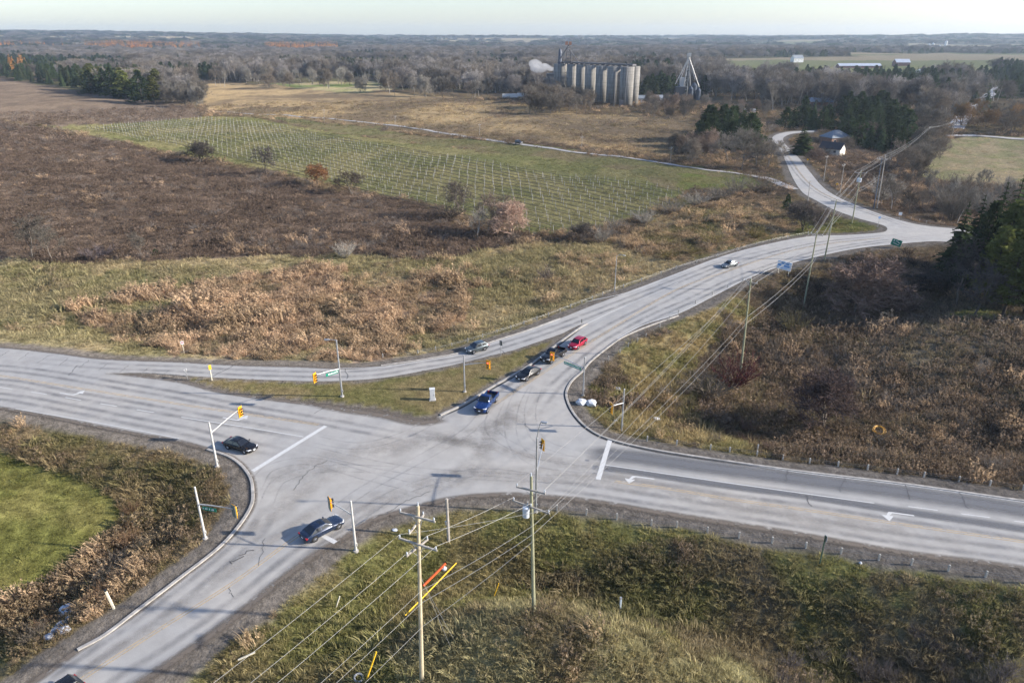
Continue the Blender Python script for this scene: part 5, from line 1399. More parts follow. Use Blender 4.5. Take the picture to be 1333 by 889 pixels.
def bush_mesh(seed, h=3, spread=1.2, n=46, tw=.03):
    """many stems from one root"""
    rg = random.Random(seed); C = MB()
    for i in range(n):
        a = rg.uniform(0, 6.28); o = rg.uniform(0, 1) ** .7 * spread
        d = Vector((math.cos(a) * o, math.sin(a) * o, 1)).normalized(); L = h * rg.uniform(.6, 1.05)
        p = Vector((math.cos(a), math.sin(a), 0)) * rg.uniform(0, .25) * h * .5
        q = p + d * L * .5; e = q + (d + rdir(rg, .3) * .25).normalized() * L * .5
        s = d.orthogonal().normalized() * tw
        C.face([p - s, p + s, q + s * .6, q - s * .6]); C.face([q - s * .6, q + s * .6, e])
        for k in range(13):
            t = rg.uniform(.25, 1); b = p.lerp(q, t * 2) if t < .5 else q.lerp(e, t * 2 - 1)
            dd = (d + rdir(rg, .2) * .8).normalized(); w = dd.cross(rdir(rg)).normalized() * tw * .8
            C.face([b - w, b + w, b + dd * L * rg.uniform(.15, .36)])
    return C.mesh('stems', TW)

def tuft_mesh(seed, n=26, h=.55, r=.45, wd=.03, lean=.5, m=None, wind=(0, 0)):
    rg = random.Random(seed); C = MB()
    for i in range(n):
        a = rg.uniform(0, 6.28); o = rg.uniform(0, 1) ** .5 * r
        p = Vector((math.cos(a) * o, math.sin(a) * o, -.05)); L = h * rg.uniform(.55, 1.1)
        d = Vector((math.cos(a) * lean * rg.uniform(.2, 1) + wind[0], math.sin(a) * lean * rg.uniform(.2, 1) + wind[1], 1)).normalized()
        b = rg.uniform(0, 6.28); s = Vector((math.cos(b), math.sin(b), 0)) * wd
        q = p + d * L * .6; e = q + (d + Vector((d.x, d.y, -.35)) * 1.1).normalized() * L * .45
        C.face([p - s, p + s, q + s * .8, q - s * .8]); C.face([q - s * .8, q + s * .8, e])
    return C.mesh('tuft', m or BLADE)

def weed_mesh(seed, n=15, h=1.1, r=.5, head=.16):
    """dead stems with fuzzy seed heads"""
    rg = random.Random(seed); C = MB()
    for i in range(n):
        a = rg.uniform(0, 6.28); o = rg.uniform(0, 1) ** .5 * r
        p = Vector((math.cos(a) * o, math.sin(a) * o, -.05)); L = h * rg.uniform(.6, 1.1)
        d = (Vector((math.cos(a), math.sin(a), 0)) * .25 + Vector((0, 0, 1)) + rdir(rg) * .15).normalized()
        s = d.orthogonal().normalized() * .016; e = p + d * L
        C.face([p - s, p + s, e])
        for k in range(7):
            u = rdir(rg, .2); v = u.cross(rdir(rg)).normalized(); z = head * rg.uniform(.5, 1.2)
            c = e - d * rg.uniform(0, .3) * L + rdir(rg) * .05
            C.face([c - v * z * .4, c + v * z * .4, c + u * z])
    return C.mesh('weed', BLADE)

def proto(name, meshes):
    """a plant that is only copied from, never linked to the scene: one joined mesh"""
    bm = bmesh.new(); mats = []
    for me in meshes:
        n0 = len(bm.faces); bm.from_mesh(me); bm.faces.ensure_lookup_table()
        k = len(mats); mats.append(me.materials[0])
        for f in bm.faces[n0:]: f.material_index = k
    out = bpy.data.meshes.new(name); bm.to_mesh(out); bm.free()
    for m_ in mats: out.materials.append(m_)
    return bpy.data.objects.new(name, out)

def scatter(name, pts, scl, rot, idx, tint, protos, stretch=None):
    """ONE stuff object: a plant at every point (geometry nodes)"""
    n = len(pts)
    me = bpy.data.meshes.new(name); me.vertices.add(n); me.vertices.foreach_set('co', np.asarray(pts, np.float32).ravel())
    def attr(nm, ty, dat, key):
        a = me.attributes.new(nm, ty, 'POINT'); a.data.foreach_set(key, np.asarray(dat).ravel())
    sc3 = np.stack([scl, scl, scl * (stretch if stretch is not None else 1)], 1).astype(np.float32)
    attr('scl', 'FLOAT_VECTOR', sc3, 'vector'); attr('rot', 'FLOAT_VECTOR', np.stack([rot[1], rot[2], rot[0]], 1).astype(np.float32), 'vector')
    attr('idx', 'INT', np.asarray(idx, np.int32), 'value')
    attr('tint', 'FLOAT_COLOR', np.concatenate([tint, np.ones((n, 1))], 1).astype(np.float32), 'color')
    o = bpy.data.objects.new(name, me); COL.objects.link(o); tag(o, kind='stuff')
    g = bpy.data.node_groups.new(name, 'GeometryNodeTree')
    g.interface.new_socket('Geometry', in_out='INPUT', socket_type='NodeSocketGeometry'); g.interface.new_socket('Geometry', in_out='OUTPUT', socket_type='NodeSocketGeometry')
    gi = g.nodes.new('NodeGroupInput'); go = g.nodes.new('NodeGroupOutput')
    ip = g.nodes.new('GeometryNodeInstanceOnPoints'); jn = g.nodes.new('GeometryNodeJoinGeometry')
    for p in protos[::-1]:
        oi = g.nodes.new('GeometryNodeObjectInfo'); oi.inputs['Object'].default_value = p; oi.inputs['As Instance'].default_value = True
        g.links.new(oi.outputs['Geometry'], jn.inputs[0])
    ip.inputs['Pick Instance'].default_value = True
    def na(nm, ty):
        a = g.nodes.new('GeometryNodeInputNamedAttribute'); a.data_type = ty; a.inputs['Name'].default_value = nm; return a.outputs[0]
    er = g.nodes.new('FunctionNodeEulerToRotation')
    g.links.new(na('rot', 'FLOAT_VECTOR'), er.inputs[0]); g.links.new(er.outputs[0], ip.inputs['Rotation'])
    g.links.new(na('scl', 'FLOAT_VECTOR'), ip.inputs['Scale']); g.links.new(na('idx', 'INT'), ip.inputs['Instance Index'])
    g.links.new(gi.outputs[0], ip.inputs['Points']); g.links.new(jn.outputs[0], ip.inputs['Instance']); g.links.new(ip.outputs[0], go.inputs[0])
    md = o.modifiers.new('plants', 'NODES'); md.node_group = g
    return o

# ------------------------------------------------------------------ grass, weeds and reeds
tufts = [proto('grass_tuft', [tuft_mesh(i, 30, .5, .5, .028, .7)]) for i in range(3)]
longs = [proto('long_grass', [tuft_mesh(20 + i, 34, .9, .55, .03, .9, wind=(-.3, -.1))]) for i in range(3)]
weeds = [proto('dead_weed', [weed_mesh(40 + i, 16, 1.15, .55)]) for i in range(4)]
reed_p = [proto('reed', [tuft_mesh(60 + i, 30, 1.9, .7, .035, .35, wind=(-.45, -.12)), weed_mesh(80 + i, 12, 1.7, .7, .22)]) for i in range(3)]
twig_p = [proto('twig_clump', [bush_mesh(90 + i, 1.7, 1.1, 16, .014)]) for i in range(3)]

def sample(n, r0, r1, half=44):
    """points even over the fan of ground in front of the camera"""
    r = np.sqrt(RNG.uniform(r0 * r0, r1 * r1, n)); a = np.radians(RNG.uniform(-half, half, n))
    return r * np.sin(a), r * np.cos(a)

# zone -> mix of (grass tuft, long grass, weed, reed, twig) and density per m2 near the camera
MIX = {'mid': (.1,.2,.4,.1,.2,.5), 'tan': (.25,.4,.33,.02,0,.4), 'umber': (0,.1,.7,0,.2,.5), 'brown': (0,.08,.72,.02,.18,1.0), 'vine': (1,0,0,0,0,.5), 'pasture': (.9,.1,0,0,0,.35), 'grassN': (1,0,0,0,0,.4),
       'nw': (.33,.52,.08,.07,0,1.8), 'olive': (.5,.4,.08,.02,0,1.8), 'reeds': (.16,.22,.17,.45,0,1.6), 'knoll': (.1,.35,.25,.15,.15,1.3), 'wedge': (.6,.4,0,0,0,1.0), 'eastN': (.05,.15,.45,.05,.3,.8),
       'stubble': (1,0,0,0,0,.1), 'se': (.08,.36,.38,.03,.15,1.7), 'seO': (.3,.58,.1,.02,0,2.0), 'hump': (.1,.45,.3,.05,.1,1.5), 'humpG': (.7,.3,0,0,0,1.5), 'sw': (.3,.3,.25,.15,0,2.0), 'lawn': (1,0,0,0,0,1.6),
       'south': (.52,.40,.05,.02,.01,2.3), 'southD': (.40,.36,.16,.0,.08,2.3), 'mound': (.45,.48,.05,.01,.01,2.3)}
xs, ys = [], []
for n, r0, r1 in ((62000, 34, 105), (90000, 105, 205), (100000, 205, 420), (30000, 420, 640)):
    a, b = sample(n, r0, r1); xs.append(a); ys.append(b)
X = np.concatenate(xs); Y = np.concatenate(ys)
dens = np.concatenate([np.full(len(a), n / (math.radians(44) * (r1 * r1 - r0 * r0))) for a, n, r0, r1 in zip(xs, (62000, 90000, 100000, 30000), (34, 105, 205, 420), (105, 205, 420, 640))])
D = road_dist(X, Y)
Z = H(X, Y)
RR_ = np.hypot(X, Y)
ISL_ = np.zeros(X.shape, bool); nn = RR_ < 300; ISL_[nn] = in_island(X[nn], Y[nn])
ZI = zone_of(X, Y, Z)
T_ = zone_tint(X, Y, Z, ZI)
keep = D > np.where(ISL_, .7, 1.7 + 2.0 * fbm(X, Y, 9, 13))
kind = np.zeros(len(X), int); u = RNG.random(len(X)); u2 = RNG.random(len(X))
patch = fbm(X, Y, 9, 101, 3)
uu = np.clip(u * .55 + (np.clip((patch - .25) / .5, 0, .999)) * .45, 0, .999)
for i, zn in enumerate(ZONES):
    k = ZI == i
    mx = MIX.get(zn[0])
    if mx is None: keep &= ~k; continue
    cum = np.cumsum(mx[:5]); kind[k] = np.searchsorted(cum, uu[k] * cum[-1])
    far_boost = np.where(RR_[k] > 205, 1.0, 1.0)
    keep[k] &= (u2[k] * 2.3 < mx[5] * far_boost * np.where(RR_[k] > 205, 2.3, 1.0))
kind = np.clip(kind, 0, 4)
kind[ISL_] = 0; keep[ISL_] = D[ISL_] > .8
keep &= (ZI >= 0)
big = np.clip(1 / np.sqrt(np.maximum(dens, 1e-4)) * .95, .78, 1.7)   # thinner cover far off uses wider clumps
size = big * np.exp(RNG.normal(0, .36, len(X)))
size *= .55 + .85 * fbm(X, Y, 13, 201, 3)
for zn_, f_ in (('south', .8), ('mound', .8), ('sw', .85), ('southD', .9)): size[ZI == [z_[0] for z_ in ZONES].index(zn_)] *= f_
size[ISL_] *= .55; size[ZI == [z_[0] for z_ in ZONES].index('lawn')] *= .38
edge = sst(2.2, 9, D); size *= .55 + .45 * edge
# colours of each kind
hueR = RNG.random((len(X), 1))
base = T_.copy()
green = np.array((.15, .148, .06)); straw = np.array((.36, .29, .16)); brown = np.array((.15, .112, .082)); reedc = np.array((.40, .285, .18)); greyc = np.array((.19, .168, .148)); rust = np.array((.16,.10,.07))
GAIN = 1.35
tint = base * .9
k = kind == 0; tint[k] = (base * .92 + green * .12)[k]
k = kind == 1; tint[k] = (base * .7 + straw * .38 * hueR + green * .16 * (1 - hueR))[k]
k = kind == 2; tint[k] = (base * .5 + brown * (.35 + .4 * hueR) + rust * .1)[k]
k = kind == 3; tint[k] = (base * .3 + reedc * (.5 + .35 * hueR))[k]
k = kind == 4; tint[k] = (base * .3 + greyc * .65)[k]
names = ('short_grass', 'long_grass', 'dead_weeds', 'dry_reeds', 'low_twigs'); prs = (tufts, longs, weeds, reed_p, twig_p)
for q in range(5):
    k = keep & (kind == q); n = k.sum()
    if n == 0: continue
    st = np.where(RR_[k] > 205, .62, 1.0)
    tint[k] *= GAIN
    scatter(names[q], np.stack([X[k], Y[k], Z[k]], 1), size[k], (RNG.uniform(0, 6.28, n) if q not in (1, 3) else RNG.uniform(-.9, .9, n), RNG.normal(0, .12, n), RNG.normal(0, .12, n)), RNG.integers(0, len(prs[q]), n), tint[k], prs[q], st)
    print('STUFF', names[q], n)

# ------------------------------------------------------------------ trees and shrubs as individuals
LIB = {}; DIM = {}
def lib(kind_):
    if kind_ in LIB: return LIB[kind_]
    if kind_ == 'bare':   r_ = [bare_tree_mesh(200 + i, 10, .95, .28, 9, 6, 6, 6) for i in range(4)]
    elif kind_ == 'broad': r_ = [bare_tree_mesh(220 + i, 10, 1.35, .22, 10, 7, 6, 7, .04) for i in range(3)]
    elif kind_ == 'thin': r_ = [bare_tree_mesh(240 + i, 10, .6, .25, 8, 5, 5, 4, .03, stems=1, bark=BARKL) for i in range(3)]
    elif kind_ == 'dome': r_ = [bare_tree_mesh(260 + i, 10, 1.25, .06, 12, 7, 6, 7, .05, stems=2) for i in range(3)]
    elif kind_ == 'snag': r_ = [bare_tree_mesh(280 + i, 10, 1.5, .38, 8, 7, 6, 5, .06, bark=BARKD) for i in range(2)]
    elif kind_ == 'spruce': r_ = [spruce_mesh(300 + i, 10, 2.6 - .3 * i, 20) for i in range(3)]
    elif kind_ == 'open_spruce': r_ = [spruce_mesh(310 + i, 10, 2.4, 15, .18, .25, .2) for i in range(2)]
    elif kind_ == 'pine': r_ = [pine_mesh(320 + i, 10, 2.6) for i in range(3)]
    elif kind_ == 'cedar': r_ = [cedar_mesh(340 + i, 10, 2.3 + .3 * i) for i in range(3)]
    elif kind_ == 'larch': r_ = [spruce_mesh(360 + i, 10, 2.0, 18, .1, .1, .1) for i in range(2)]
    elif kind_ == 'bush': r_ = [(None, bush_mesh(380 + i, 10, 1.25, 60, .09)) for i in range(4)]
    elif kind_ == 'leafbush':
        r_ = []
        for i in range(2):
            rg = random.Random(400 + i)
            bl = [(rg.uniform(-4, 4), rg.uniform(-4, 4), rg.uniform(4.5, 7.5), rg.uniform(2.5, 3.6), rg.uniform(2, 3)) for _ in range(9)]
            t_, _c = bare_tree_mesh(410 + i, 8, 1.4, .1, 8, 5, 3, 2, .05, stems=2, bark=BARKD)
            r_.append((t_, leafy_mesh(420 + i, bl, 1900, .85, LEAF)))
    for t_, c_ in r_:
        n_ = len(c_.vertices); a_ = np.empty(n_ * 3, np.float32); c_.vertices.foreach_get('co', a_); a_ = a_.reshape(-1, 3)
        DIM[c_.name] = (float(np.percentile(a_[:, 2], 99.7)), 2 * float(np.percentile(np.hypot(a_[:, 0], a_[:, 1]), 94)))
    print('DIM', kind_, [DIM[c_.name] for t_, c_ in r_])
    LIB[kind_] = r_; return r_

GROUPS = {}
def plant(kind_, p, h, width=None, tint=(.15,.12,.095), label='', group=None, name=None, cat=None, rz=None, wm=False):
    """one plant: an Empty at its foot with trunk and crown"""
    ms = lib(kind_); tr_, cr_ = ms[rnd.randrange(len(ms))]
    nm = name or {'bush': 'shrub', 'leafbush': 'shrub', 'spruce': 'spruce_tree', 'open_spruce': 'spruce_tree', 'pine': 'pine_tree', 'cedar': 'cedar_tree', 'larch': 'larch_tree'}.get(kind_, 'bare_tree')
    t = thing(nm, p, rnd.uniform(0, 6.28) if rz is None else rz, label, cat or ('shrub' if nm == 'shrub' else 'tree'), group)
    zt_, wt_ = DIM[cr_.name]; s = h / zt_; w_ = s if width is None else (width / wt_ if wm else width * s)
    t.scale = (w_, w_, s)
    j = rnd.uniform(.82, 1.2)
    for me, pn in ((tr_, 'trunk'), (cr_, 'crown' if tr_ is not None else 'stems')):
        if me is None: continue
        o = bpy.data.objects.new(pn, me); COL.objects.link(o); o.parent = t
        o['tint'] = [tint[0] * j, tint[1] * j, tint[2] * j, 1.0]
    return t

GREYB = (.165, .147, .122); BROWNB = (.172, .145, .115); PALEB = (.26, .24, .205); PINKB = (.23, .175, .135); DARKB = (.09, .077, .067); RUST = (.24, .12, .06)
SPR = (.048, .068, .030); CED = (.052, .072, .032); PIN = (.12, .135, .042); LAR = (.34, .17, .05)
def one(kind_, px, py, top, tint, label, wpx=None, **kw):
    b = G(px, py); h = max(z_at(b, top) - b.z, .8)
    Zc = b.y * CS - (b.z - CAM_H) * SN
    width = None
    if wpx: kw.pop('natw', 0); width = wpx / FPX * Zc; kw['wm'] = True
    return plant(kind_, b, h, width, tint, label, **kw)
# shrubs and trees between the brown field and the vineyard
one('dome', 261, 213, 183, DARKB, 'dense dark round shrub on the upper edge of the brown field', 42, name='shrub', cat='shrub')
one('bush', 232, 204, 194, GREYB, 'low grey scrub beside the dense dark round shrub', 24, natw=16)
one('snag', 347, 230, 191, (.15,.13,.115), 'open crooked bare tree with dark trunk, alone before the vineyard', 36, rz=.6)
one('leafbush', 413, 243, 215, RUST, 'round rust orange shrub at the foot of the vineyard', 40, natw=13)
one('broad', 459, 254, 222, (.12,.095,.08), 'spreading grey brown shrub right of the rust orange one', 48, name='shrub', cat='shrub')
one('bush', 340, 226, 216, DARKB, 'small dark scrub at the foot of the crooked bare tree', 20, natw=16)
one('broad', 600, 285, 236, (.12,.10,.085), 'tall dark bare tree at the left of the grove below the vineyard', 46)
one('broad', 634, 306, 252, (.30,.235,.185), 'wide brown bare tree in the middle of the grove below the vineyard', 56)
one('dome', 668, 309, 259, (.42,.30,.23), 'rounded pinkish brown tree at the right of the grove below the vineyard', 52)
one('thin', 621, 313, 272, PALEB, 'slender pale tree standing before the grove below the vineyard', 32)
one('bush', 585, 285, 262, DARKB, 'dark thicket at the left foot of the grove below the vineyard', 44, natw=16)
one('bush', 712, 364, 345, (.14,.115,.10), 'lone grey shrub in the tall grass left of the lamp pole', 26, natw=16)
one('bush', 450, 336, 312, PALEB, 'lone pale grey shrub at the lower edge of the brown field', 30, natw=16)
one('dome', 754, 314, 290, (.13,.11,.095), 'grey shrub at the lower corner of the vineyard', 34, name='shrub', cat='shrub')
one('bush', 782, 316, 292, PALEB, 'pale twiggy shrub beside the vineyard corner', 30, natw=16)
one('bare', 42, 338, 284, GREYB, 'tallest pale bare tree at the lower left edge of the brown field', 48)
one('bare', 70, 341, 296, GREYB, 'shorter pale bare tree beside the tallest one at the field edge', 34)
one('bush', 128, 338, 318, (.11,.09,.09), 'dark low shrub beyond the pale trees on the field edge', 42, natw=16)
one('bare', 186, 336, 302, GREYB, 'small pale bare tree standing apart on the field edge', 24)
one('cedar', 203, 333, 324, CED, 'tiny green conifer at the edge of the brown field', 10, natw=4.6)
# hedge line between vineyard and road
for px, py, tp, wd, tn in ((800,300,282,34,GREYB),(838,290,272,36,PALEB),(872,278,258,40,GREYB),(905,268,248,40,PALEB),(935,260,240,36,GREYB),(958,252,226,30,GREYB),(982,250,230,32,BROWNB),(1002,250,236,24,GREYB)):
    one('bush', px, py, tp, tn, 'grey leafless shrub in the hedge between the vineyard and the road', wd, natw=16, group='hedge shrubs below the vineyard')
one('cedar', 1024, 273, 253, CED, 'small dark cedar by the end of the farm track', 13, natw=4.6)
for px, py, tp, wd in ((1045,300,262,42),(1064,302,270,36),(1038,285,262,30)): one('dome', px, py, tp, (.16,.135,.115), 'grey twiggy shrub between the cedar and the power poles', wd, name='shrub', cat='shrub', group='scrub by the pole line')
for px, py, tp, wd in ((900,330,318,30),(985,310,292,34),(930,318,300,44),(870,338,322,30)): one('bush', px, py, tp, (.20,.165,.07), 'olive scrub on the knoll beside the main road', wd, natw=16, group='scrub on the knoll')
# right side: big trees by the road and the conifer wood
one('dome', 1112, 412, 334, (.185,.135,.108), 'wide reddish brown bare tree below the road by the white billboard', 104)
one('dome', 1165, 405, 380, (.15,.11,.09), 'lower brown bare tree right of the wide reddish one', 60)
one('dome', 1208, 374, 352, DARKB, 'dark bare tree below the green direction sign', 66)
one('bush', 1030, 432, 402, (.20,.17,.09), 'pale olive shrub left of the tall wooden pole', 38, natw=16)
one('broad', 1245, 398, 312, (.10,.09,.085), 'grey bare tree in front of the conifer wood', 76)
one('broad', 1268, 410, 340, (.095,.085,.08), 'twisted dark bare tree under the conifer wood', 70)
one('bush', 955, 505, 458, (.085,.035,.034), 'dark red dogwood thicket around the wooden pole', 66, natw=16)
one('bush', 920, 515, 480, BROWNB, 'brown thicket left of the red dogwood', 70, natw=16)
one('dome', 1073, 555, 480, (.135,.10,.09), 'grey purple bare shrub in the hollow below the red dogwood', 84, name='shrub', cat='shrub')
con = [(1238,360,262,'spruce'),(1258,352,255,'spruce'),(1282,352,238,'spruce'),(1300,350,228,'spruce'),(1322,356,232,'spruce'),(1345,352,226,'spruce'),(1270,372,262,'cedar'),(1295,378,262,'pine'),(1318,388,268,'pine'),(1340,380,250,'pine'),
       (1283,400,296,'pine'),(1305,412,300,'pine'),(1332,410,290,'pine'),(1358,396,262,'spruce'),(1360,420,290,'pine'),(1385,400,250,'spruce'),(1255,378,284,'spruce'),(1400,380,232,'spruce'),(1420,420,262,'pine'),(1440,400,245,'spruce'),(1470,430,270,'spruce')]
words_c = {'spruce': 'tall dark spruce in the conifer wood beside the road', 'pine': 'yellow green pine in front of the conifer wood', 'cedar': 'dark cedar squeezed between spruces in the roadside wood'}
for px, py, tp, kd in con:
    one(kd, px, py, tp, {'spruce': SPR, 'pine': PIN, 'cedar': CED}[kd], words_c[kd], 46 if kd == 'spruce' else 52, natw=4.4 if kd != 'pine' else 6.2, group={'spruce':'spruces of the roadside wood','pine':'pines of the roadside wood','cedar':None}[kd])

def grove(poly, n, kinds, label, group, hr, seed, tints, minr=0):
    """n trees with their feet inside a polygon given in picture coordinates"""
    rg = random.Random(seed); xs_ = [p[0] for p in poly]; ys_ = [p[1] for p in poly]; k = 0; got = []
    W_ = [P(*p) for p in poly]; wx = [p.x for p in W_]; wy = [p.y for p in W_]; wp = [(p.x, p.y) for p in W_]
    tries = 0
    while k < n and tries < n * 60:
        tries += 1
        x = rg.uniform(min(wx), max(wx)); y = rg.uniform(min(wy), max(wy))
        if not in_poly(np.array([x]), np.array([y]), wp)[0]: continue
        if any((x - a) ** 2 + (y - b) ** 2 < minr ** 2 for a, b in got): continue
        if road_dist([x], [y])[0] < 5: continue
        got.append((x, y)); k += 1
        kd = rg.choice(kinds); h = rg.uniform(*hr)
        tn = rg.choice(tints if kd not in ('spruce', 'pine', 'cedar', 'larch') else {'spruce': [SPR], 'pine': [PIN, (.13, .135, .045)], 'cedar': [CED], 'larch': [LAR]}[kd])
        lb = label if isinstance(label, str) else label[kd]
        gp = group if isinstance(group, str) else group[kd]
        plant(kd, Vector((x, y, H1(x, y) - .1)), h, (rg.uniform(1.05, 1.5) if kd == 'spruce' else rg.uniform(1.3, 1.9)) if kd in ('spruce','pine','cedar') else rg.uniform(.8, 1.05), tn, lb, gp)
# wood at the left edge beyond the umber field
grove([(106,121),(150,128),(206,136),(212,126),(160,116),(112,112)], 30, ['pine','pine','cedar','spruce'], {'pine':'yellow green pine in the copse behind the umber field','cedar':'dense dark cedar in the copse behind the umber field','spruce':'dark spruce in the copse behind the umber field'},
      {'pine':'copse pines','cedar':'copse cedars','spruce':'copse spruces'}, (19, 26), 1, [SPR], 5)
grove([(206,134),(235,138),(264,139.5),(264,130),(240,126),(208,126)], 20, ['bare','dome'], 'bare grey tree fringing the conifer copse behind the umber field', 'bare copse trees', (13, 18), 2, [GREYB, PALEB], 4)
grove([(265,112),(400,118),(560,128),(690,138),(690,126),(560,114),(400,104),(265,100)], 70, ['bare','thin','dome'], 'bare grey tree at the front of the woods behind the tan field', 'front trees behind the tan field', (13, 20), 3, [GREYB, PALEB, BROWNB], 5)
grove([(668,148),(700,153),(770,154),(778,142),(740,134),(690,132)], 34, ['bare','dome'], 'brown bare tree in the clump before the grain silos', 'bare clump before the silos', (12, 16), 4, [BROWNB, GREYB], 4)
grove([(825,150),(905,156),(990,160),(1000,146),(910,136),(850,138)], 34, ['bare','dome','broad'], 'brown bare tree between the silos and the dark spruces', 'bare trees beside the silos', (7, 12), 5, [BROWNB, PINKB, GREYB], 5)
grove([(868,206),(915,210),(940,206),(935,192),(875,190)], 10, ['bare','dome'], 'bushy red brown tree by the farm track bend', 'red brown trees by the track', (8, 12), 6, [PINKB, BROWNB], 4)
for px, py, tp in ((966,220,166),(985,218,170),(1000,217,182),(948,212,172)): one('broad', px, py, tp, GREYB, 'large spreading bare tree between the farm track and the road', 46, group='spreading trees by the road')
grove([(905,192),(940,196),(1000,186),(1000,172),(950,166),(903,172)], 18, ['spruce','cedar','cedar'], {'spruce':'dark spruce in the group left of the winding road','cedar':'dark cedar in the group left of the winding road'}, {'spruce':'spruces left of the road','cedar':'cedars left of the road'}, (14, 20), 7, [SPR], 5)
one('dome', 1100, 196, 178, BROWNB, 'small brown bare tree at the right corner of the brick house', 24)
one('bush', 1074, 202, 190, BROWNB, 'brown scrub hiding the foot of the small cream gabled building', 20)
one('spruce', 1043, 201, 163, SPR, 'large dark spruce beside the road in front of the house', 32, natw=4.6)
grove([(1020,172),(1060,172),(1085,168),(1085,152),(1025,152)], 16, ['cedar','spruce'], {'spruce':'dark spruce behind the brick house','cedar':'rounded dark cedar behind the brick house'}, {'spruce':'spruces behind the house','cedar':'cedars behind the house'}, (11, 15), 8, [CED], 5)
grove([(1095,178),(1150,190),(1180,186),(1182,165),(1150,148),(1095,148)], 54, ['cedar','cedar','spruce'], {'spruce':'dark spruce in the thick belt right of the house','cedar':'dark cedar in the thick belt right of the house'}, {'spruce':'belt spruces','cedar':'belt cedars'}, (12, 17), 9, [CED], 4)
one('dome', 1132, 188, 158, (.17,.13,.11), 'rounded grey brown tree beside the brick house', 44)
one('dome', 1062, 214, 194, (.17,.125,.10), 'reddish brown shrub before the house by the yellow sign', 38, name='shrub', cat='shrub')
grove([(1150,215),(1200,228),(1232,190),(1225,168),(1195,160),(1185,178),(1185,192)], 30, ['bare','dome','broad'], 'grey bare tree between the dark belt and the stubble field', 'bare trees beside the stubble field', (8, 13), 10, [GREYB, BROWNB], 4)
grove([(1140,268),(1200,280),(1240,292),(1333,270),(1400,270),(1400,250),(1250,240),(1180,228),(1150,240)], 46, ['thin','bare','bush'], {'thin':'slender pale tree in the scrub below the stubble field','bare':'bare tree in the scrub below the stubble field','bush':'grey brown shrub in the scrub below the stubble field'},
      {'thin':'slender trees below the stubble','bare':'bare trees below the stubble','bush':'shrubs below the stubble'}, (5, 10), 11, [GREYB, BROWNB, PALEB], 3)
grove([(1075,235),(1130,255),(1145,225),(1110,205),(1060,205)], 16, ['bush'], 'brown shrub on the waste ground before the house', 'shrubs on the waste ground', (1.6, 3.2), 12, [BROWNB, PINKB], 4)
grove([(1225,165),(1290,150),(1400,150),(1400,172),(1290,172)], 26, ['bare','dome','broad'], 'brown bare tree along the lane beyond the stubble field', 'bare trees beyond the stubble', (11, 16), 13, [BROWNB, GREYB, (.22,.14,.07)], 5)
for px, py, tp in ((1268,135,118),(1282,142,112),(1275,150,128)): one('spruce', px, py, tp, SPR, 'dark spruce beside the far straight road', 16, natw=4.6, group='spruces by the far road')
# scrub of the right slope and the ditches
grove([(1020,470),(1120,430),(1200,430),(1400,480),(1500,620),(1333,630),(1180,612),(1030,590),(930,560)], 30, ['bush'], 'dark leafless shrub in the hollow right of the crossing', 'hollow shrubs', (1.4, 2.8), 14, [BROWNB, (.14,.115,.09), GREYB], 3)
grove([(860,480),(940,470),(1010,560),(1000,590),(900,570)], 22, ['bush'], 'rusty brown shrub on the slope by the wooden poles', 'slope shrubs', (1.3, 2.4), 15, [(.15,.10,.075), BROWNB], 2.5)
grove([(1000,820),(1180,790),(1333,830),(1420,1000),(1080,960)], 34, ['bush'], 'grey leafless shrub in the ditch south of the road', 'ditch shrubs', (1.2, 2.4), 16, [(.17,.15,.14), GREYB], 1.6)
grove([(1040,350),(1100,335),(1220,325),(1230,380),(1180,400),(1050,400)], 20, ['bush'], 'dark shrub on the bank under the main road', 'bank shrubs', (2, 4), 17, [DARKB, BROWNB], 3)
grove([(20,800),(100,735),(150,690),(165,640),(190,690),(120,780),(40,850)], 20, ['bush'], 'brown shrub along the ditch beside the mown lawn', 'lawn ditch shrubs', (1.2, 2.2), 18, [(.20,.13,.08), BROWNB], 2)

# ------------------------------------------------------------------ the far woods: one mass that reads as a whole
def far_wood(name, n, r0, r1, keep_fn, kinds, hr, tints, seed, wide=1.0, half=42):
    global RNG
    RNG = np.random.default_rng(seed)
    x, y = sample(n, r0, r1, half); z = H(x, y)
    px, py = to_px(x, y, z)
    k = keep_fn(x, y, px, py)
    x, y, z = x[k], y[k], z[k]; n = len(x)
    prs_ = []
    for kd in kinds: prs_ += [proto(name + '_tree', [q for q in ms if q is not None]) for ms in lib(kd)[:3]]
    s = RNG.uniform(hr[0], hr[1], n) / 10
    tn = 1.22 * np.array(tints)[RNG.integers(0, len(tints), n)] * (.8 + .4 * fbm(x, y, 160, seed)[:, None])
    scatter(name, np.stack([x, y, z - .2], 1), s * wide, (RNG.uniform(0, 6.28, n), np.zeros(n), np.zeros(n)), RNG.integers(0, len(prs_), n), tn, prs_, 1 / wide * np.ones(n))
    print('STUFF', name, n)

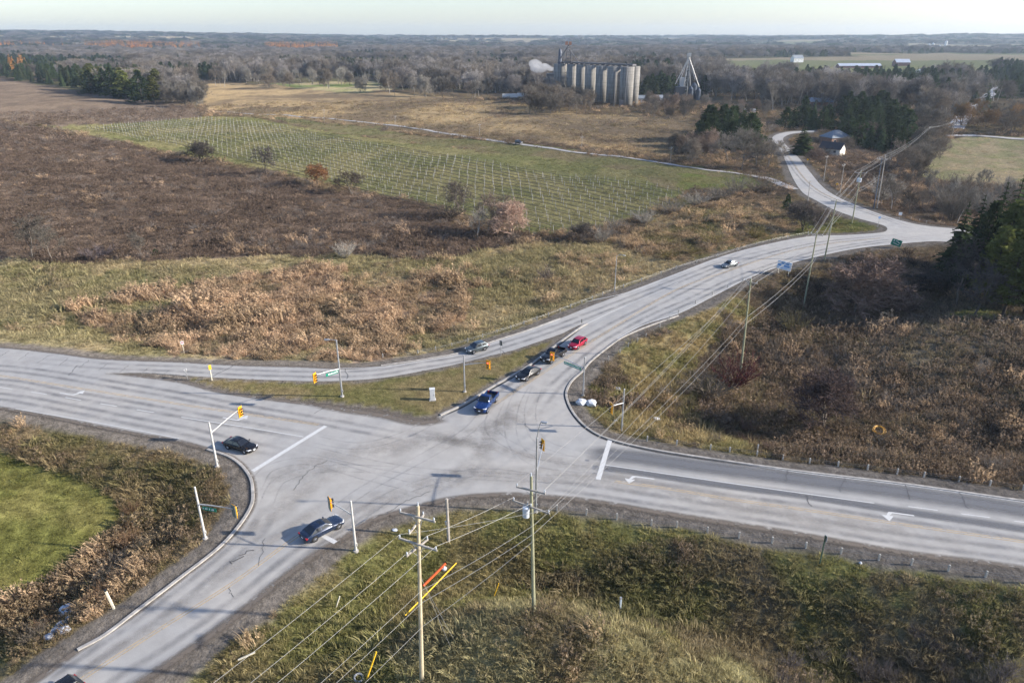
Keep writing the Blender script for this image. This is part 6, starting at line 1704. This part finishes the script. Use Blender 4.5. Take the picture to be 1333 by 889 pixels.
CLEAR = [[(255,104),(700,124),(700,160),(255,160)], [(-BIG,101),(0,103),(100,117),(262,140),(262,170),(-BIG,170)], [(345,106),(420,101),(510,105),(520,117),(400,120)], [(685,136),(850,138),(850,165),(685,165)],
         [(795,130),(860,130),(860,150),(795,150)], [(1190,176),(1700,178),(1700,270),(1190,260)], [(1230,180),(1258,178),(1312,106),(1296,106),(1240,150)], [(935,86),(1060,82),(1085,101),(945,106)], [(1058,85),(1290,84),(1300,104),(1055,105)],
         [(870,155),(1000,160),(1000,185),(870,186)], [(1052,150),(1085,150),(1085,160),(1052,160)], [(880,122),(915,122),(915,132),(880,132)], [(960,142),(1010,145),(1010,156),(960,156)]]
def free(px, py, x, y):
    ok = (py < 195) & ~in_poly(px, py, [(1090,150),(1185,150),(1185,195),(1090,195)])
    for c_ in CLEAR: ok &= ~in_poly(px, py, c_)
    _, m_ = far_fields(x, y, np.zeros((len(x), 3)))
    return ok & (m_ < .4) & (road_dist(x, y) > 8)
def cmask(x, y): return .6 * fbm(x, y * .6, 260, 140, 3) + .4 * fbm(x, y * .5, 70, 150, 2)
RIGHTM = [(995,100),(1190,100),(1260,140),(1230,165),(1180,150),(1095,152),(1000,145)]
wood = lambda x, y, px, py: free(px, py, x, y) & (py < 134 - 0 * px) & ~((px > 1000) & (py > 150))
far_wood('bare_woods', 9500, 545, 1300, lambda x, y, px, py: (free(px, py, x, y) & (cmask(x, y) < .50) & ((py < 132) | in_poly(px, py, RIGHTM))), ['bare','thin','dome','thin'], (11, 21), [GREYB, (.13,.115,.10), (.25,.23,.21), (.20,.18,.165), BROWNB], 301, 1.05)
far_wood('conifer_woods', 6000, 560, 1500, lambda x, y, px, py: (free(px, py, x, y) & (cmask(x, y) > .515) & (py < 130)), ['spruce','cedar','pine'], (12, 20), [SPR, CED, (.06,.07,.035)], 302, 1.15)
far_wood('distant_bare_woods', 11000, 1300, 3300, lambda x, y, px, py: free(px, py, x, y) & (cmask(x * .6, y * .6) < .56), ['dome','bare'], (10, 17), [GREYB, (.20,.18,.165), (.13,.115,.10), BROWNB], 303, 1.7)
far_wood('distant_conifer_woods', 8000, 1500, 3600, lambda x, y, px, py: free(px, py, x, y) & (cmask(x * .6, y * .6) > .52), ['spruce','cedar'], (10, 16), [SPR, CED], 304, 2.0)
far_wood('horizon_woods', 15000, 3300, 9800, lambda x, y, px, py: free(px, py, x, y), ['dome','cedar','bare'], (10, 20), [(.15,.135,.115), SPR, (.10,.09,.08), (.05,.065,.04), (.2,.18,.15)], 305, 4.0)
far_wood('larch_woods', 30000, 700, 3800, lambda x, y, px, py: ((fbm(x, y, 130, 171, 2) > .36) & in_poly(px, py, [(112,58),(180,58),(262,56),(262,64),(180,66),(112,66)]) | (fbm(x, y, 130, 172, 2) > .5) & in_poly(px, py, [(0,56),(100,57),(100,63),(0,62)]) | in_poly(px, py, [(345,58),(440,60),(440,66),(345,66)]) | in_poly(px, py, [(14,88),(38,90),(36,100),(14,100)])), ['larch'], (19, 26), [(.5,.24,.06), (.42,.2,.06), (.5,.28,.09)], 306, 1.2)
